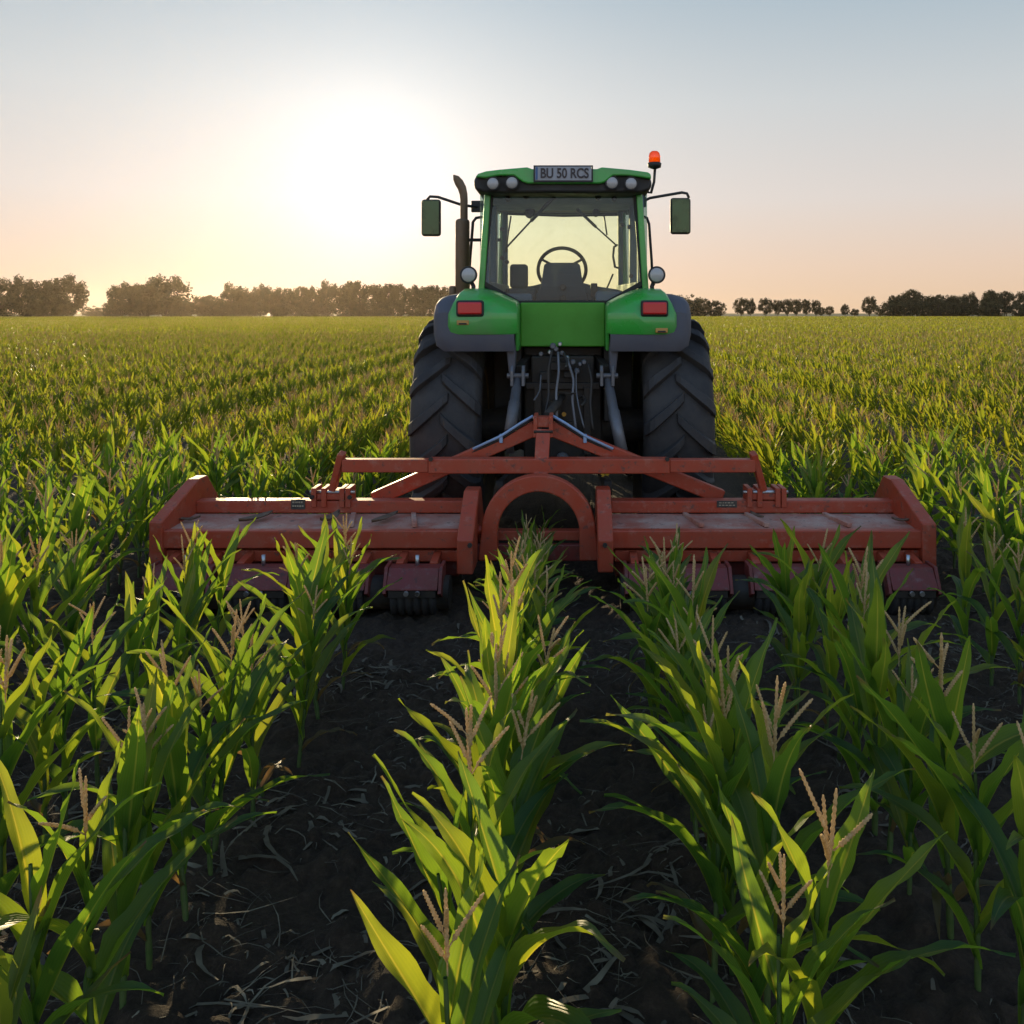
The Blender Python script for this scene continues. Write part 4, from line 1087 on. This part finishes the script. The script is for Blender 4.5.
quad_mesh(fm, np.concatenate(fld.v), np.concatenate(fld.q), True, np.concatenate(fld.m), np.concatenate(fld.u))
fm.materials.append(M['ripeleaf']); fm.materials.append(M['tassel'])
fobj = bpy.data.objects.new('corn_field', fm); COL.objects.link(fobj)
tag(fobj, 'wide field of green corn in rows stretching to the tree lines', 'corn field', None, 'stuff')

# litter of dry straw between the rows
lit = MB(); lr = random.Random(9)
for _ in range(15000):
    x, y = lr.uniform(-3.6, 3.2), 1.5 + 4.6 * lr.random() ** 1.3
    if blocked(x, y) and y > 5.6: continue
    if float(vnoise(np.array([x * 2.3]), np.array([y * 2.3]), 9)[0]) < lr.uniform(.2, .75): continue
    z = z_at(x, y) + lr.uniform(-.004, .006); a = lr.uniform(0, 6.28); l_ = lr.choice((.03, .05, .07, .1, .16, .26)) * lr.uniform(.6, 1.2); w_ = min(lr.choice((.002, .003, .003, .004, .005, .008, .013, .02)), l_ * .25) * .5
    bend = lr.uniform(-.8, .8); rows = []; p = Vector((x, y, z))
    for i in range(5):
        t = i / 4; q = a + bend * t; d = Vector((math.cos(q), math.sin(q), 0)); n_ = Vector((-d.y, d.x, .35 * lr.uniform(-1, 1)))
        p2 = p + d * l_ * t; p2.z = z + .012 * math.sin(t * 3.14) * lr.uniform(.2, 1.2)
        ww = w_ * (1 - .8 * t * t); rows.append([p2 - n_ * ww, p2 + n_ * ww])
    lit.sheet(rows)
lo_ = lit.build('straw_litter', M['straw'], None, fix=False)
tag(lo_, 'scattered dry straw and leaf scraps on the dark soil', 'straw', None, 'stuff')

# ------------------------------------------------------------------ trees on the horizon
def crown_mesh(seed, kind):
    r = np.random.default_rng(seed); V = []; C = []
    # clumps of leaves through a crown of height 1 and unit spread
    if kind == 'round': nC, zc, rz, rx = 84, .56, .43, .46
    elif kind == 'tall': nC, zc, rz, rx = 54, .62, .38, .32
    else: nC, zc, rz, rx = 95, .44, .50, .55
    cl = []
    while len(cl) < nC:
        p = r.uniform(-1, 1, 3); d = np.linalg.norm(p)
        if d > 1 or d < .25 + .2 * r.random(): continue
        cl.append((p[0] * rx, p[1] * rx, zc + p[2] * rz * (1 - .12 * r.random()), r.uniform(.07, .14)))
    verts = []; quads = []; luv = []
    for cx, cy, cz, cr in cl:
        t = r.random()
        for _ in range(60):
            d = r.normal(0, 1, 3); d /= np.linalg.norm(d); p = np.array([cx, cy, cz]) + d * cr * r.random() ** .5
            a = r.normal(0, 1, 3); a /= np.linalg.norm(a); b = np.cross(a, r.normal(0, 1, 3)); b /= np.linalg.norm(b)
            s_ = r.uniform(.012, .026); i = len(verts)
            verts += [p - a * s_ - b * s_ * .6, p + a * s_ - b * s_ * .6, p + a * s_ + b * s_ * .6, p - a * s_ + b * s_ * .6]
            quads.append((i, i + 1, i + 2, i + 3)); luv += [(0, 0, min(1, max(0, t * .8 + r.random() * .2)))] * 4
    me = bpy.data.meshes.new('crown'); quad_mesh(me, np.array(verts), np.array(quads), False, None, np.array(luv)); me.materials.append(M['crown'])
    tm = MB(); r2 = random.Random(seed)
    tm.tube([(0, 0, -.02), (.004, 0, .2), (-.004, .005, .45), (0, 0, .8)], [.024, .017, .013, .004], 7)
    for cx, cy, cz, cr in cl[:14]:
        z0 = max(.12, cz - .28); tm.tube([(0, 0, z0), (cx * .5, cy * .5, (z0 + cz) / 2 + .02), (cx, cy, cz)], [.009, .006, .003], 5)
    mt = bpy.data.meshes.new('trunk'); mt.from_pydata(tm.v, [], tm.f); mt.materials.append(M['bark'])
    return me, mt
KINDS = {'round': [crown_mesh(40 + i, 'round') for i in range(4)], 'tall': [crown_mesh(60 + i, 'tall') for i in range(3)], 'bushy': [crown_mesh(80 + i, 'bushy') for i in range(3)]}
rt = random.Random(31)
def tree(px, top, wpx, D, kind, label, group):
    H = PZ(top, D) ; x = PX(px, D); y = D + rt.uniform(-6, 6)
    e = empty('tree', (x, y, 0), label=label, cat='tree', group=group)
    base = {'round': .92, 'tall': .60, 'bushy': 1.1}[kind]
    w = wpx * D / F / base
    e.scale = (w, w, H * 1.02); e.rotation_euler = (0, 0, rt.uniform(0, 6.28))
    cm, tm = rt.choice(KINDS[kind])
    for nm, me in (('trunk', tm), ('crown', cm)):
        o = bpy.data.objects.new(nm, me); COL.objects.link(o); o.parent = e
def ordn(i): return 'leftmost' if i == 0 else ORD[i]
G1 = 'trees of the dark clump at the far left'
for i, (px, top, w) in enumerate(((9, 278, 28), (29, 278, 26), (47, 278, 30), (73, 277, 36))):
    tree(px, top, w, 330, 'round', f'dark leafy tree, {ordn(i)} from the left edge in the first clump' if i else 'dark leafy tree at the very left edge of the picture', G1)
for i, (px, top, w) in enumerate(((8, 293, 34), (30, 290, 34), (52, 290, 36), (66, 296, 26))):
    tree(px, top, w, 322, 'bushy', f'low dense tree, {ordn(i)} of the undergrowth below the first dark clump', G1)
tree(95, 306, 22, 520, 'bushy', 'tiny pale tree in the gap between the two left clumps', None)
G2 = 'trees of the second clump left of the tractor'
for i, (px, top, w, k) in enumerate(((119, 284, 34, 'round'), (133, 285, 32, 'round'), (150, 284, 26, 'round'), (173, 276, 44, 'round'))):
    tree(px, top, w, 330, k, ('tall spreading tree with see-through crown in the second clump from the left' if i == 3 else f'dark round tree, {ordn(i)} in the second clump from the left'), G2)
for i, (px, top, w) in enumerate(((114, 298, 28), (136, 296, 34), (166, 296, 40), (186, 300, 22))):
    tree(px, top, w, 324, 'bushy', f'low dense tree, {ordn(i)} of the undergrowth below the second clump', G2)
tree(200, 294, 26, 335, 'bushy', 'low pale tree between the tall spreading tree and the pointed tree', G2)
G3 = 'trees of the long hazy row left of the tractor'
tree(226, 284, 28, 335, 'round', 'pointed tree standing at the left end of the long hazy row', G3)
row = [(212, 295), (238, 290), (250, 290), (262, 287), (275, 288), (287, 285), (299, 287), (312, 285), (326, 283), (339, 285), (351, 283), (363, 283), (375, 284), (388, 284), (400, 285), (412, 286), (424, 286), (436, 287), (448, 288)]
for i, (px, top) in enumerate(row):
    tall = px > 330
    tree(px, top + rt.uniform(-1.5, 1.5), rt.uniform(15, 20) if tall else rt.uniform(20, 26), 345, 'tall' if tall else 'round',
         f'{"slim tree with gaps in its crown" if tall else "full hazy tree"}, {ordn(i)} along the long hazy row' if i else 'full hazy tree just left of the pointed tree in the hazy row', G3)
for i, px in enumerate(range(208, 452, 17)):
    tree(px, 299 + rt.uniform(-1.5, 2), 26, 338, 'bushy', f'low hazy tree, {ordn(i)} of the undergrowth below the long hazy row', G3)
G4 = 'trees of the low pale clump right of the cab'
for i, (px, top, w) in enumerate(((664, 294, 26), (677, 294, 26), (690, 295, 26), (703, 296, 24), (715, 300, 20))):
    tree(px, top, w, 420, 'bushy', f'low pale tree, {ordn(i)} in the clump just right of the cab', G4)
G5 = 'trees of the spaced row right of the tractor'
for i, (px, top, w) in enumerate(((739, 298, 15), (752, 299, 11), (765, 298, 15), (776, 299, 11), (785, 299, 11), (796, 299, 12), (807, 299.5, 11), (814, 300, 10))):
    tree(px, top, w, 440, 'round', f'small round tree on a bare trunk, {ordn(i)} in the spaced row right of the tractor', G5)
for i, (px, top, w) in enumerate(((823, 307, 10), (832, 306, 9), (843, 304.5, 9), (856, 309, 10))):
    tree(px, top, w, 480, 'round', f'tiny distant tree, {ordn(i)} in the gap between the spaced row and single round tree', 'tiny trees in the far gap')
tree(873, 296, 15, 400, 'round', 'single round tree standing alone just left of the right dark wood', None)
G6 = 'trees of the dark wood at the far right'
for i, (px, top, w) in enumerate(((890, 296, 14), (901, 294, 16), (912, 290, 20), (926, 294, 20), (939, 295, 20), (950, 295, 16), (962, 296, 18), (974, 293, 18), (986, 291, 18), (998, 291.5, 18), (1010, 291.5, 18), (1022, 291, 20), (1036, 292, 22))):
    tree(px, top, w, 370, 'round', f'dark tree, {ordn(i)} of the wood at the far right', G6)
for i, px in enumerate(range(888, 1036, 16)):
    tree(px, 300 + rt.uniform(-1.5, 1.5), 24, 362, 'bushy', f'low dense tree, {ordn(i)} of the undergrowth below the right wood', G6)

# a yellow weed flower and weeds showing under the cross beam
wf = MB(); rw_ = random.Random(4); fx, fy = PX(605, 7.0), 7.0
stem = [(fx, fy, 0), (fx + .01, fy, .35), (fx, fy, PZ(474, fy))]
we = empty('weed', (fx, fy, 0), label='yellow flowering weed showing below the cross beam beside the right tyre', cat='weed')
wf.tube(stem, .006, 6)
for k in range(9):
    q = rw_.uniform(0, 6.28); z0 = rw_.uniform(.05, .45); rows = []
    for i in range(6):
        t = i / 5; w_ = .022 * math.sin(math.pi * min(1, .1 + t * .9)) + .001
        c = Vector((fx + math.cos(q) * .16 * t, fy + math.sin(q) * .16 * t, z0 + .14 * t - .12 * t * t)); s_ = Vector((-math.sin(q), math.cos(q), 0)); rows.append([c - s_ * w_, c, c + s_ * w_])
    wf.sheet(rows)
wf.build('stem', M['weed'], we, fix=False)
fl = MB()
for k in range(10):
    q = 2 * math.pi * k / 10; c = Vector(stem[-1]); d = Vector((math.cos(q), -.5, math.sin(q))).normalized(); s_ = Vector((-math.sin(q), 0, math.cos(q)))
    fl.sheet([[c - s_ * .004, c + s_ * .004], [c + d * .02 - s_ * .009, c + d * .02 + s_ * .009], [c + d * .036 - s_ * .003, c + d * .036 + s_ * .003]])
fl.build('flower', M['flower'], we, fix=False)

# ------------------------------------------------------------------ haze
hb = MB(); hb.box2((-900, -50, -1.0), (900, 1500, 26))
ho = hb.build('haze', M['haze'], None); tag(ho, 'pale morning haze over the corn field', 'haze', None, 'stuff')
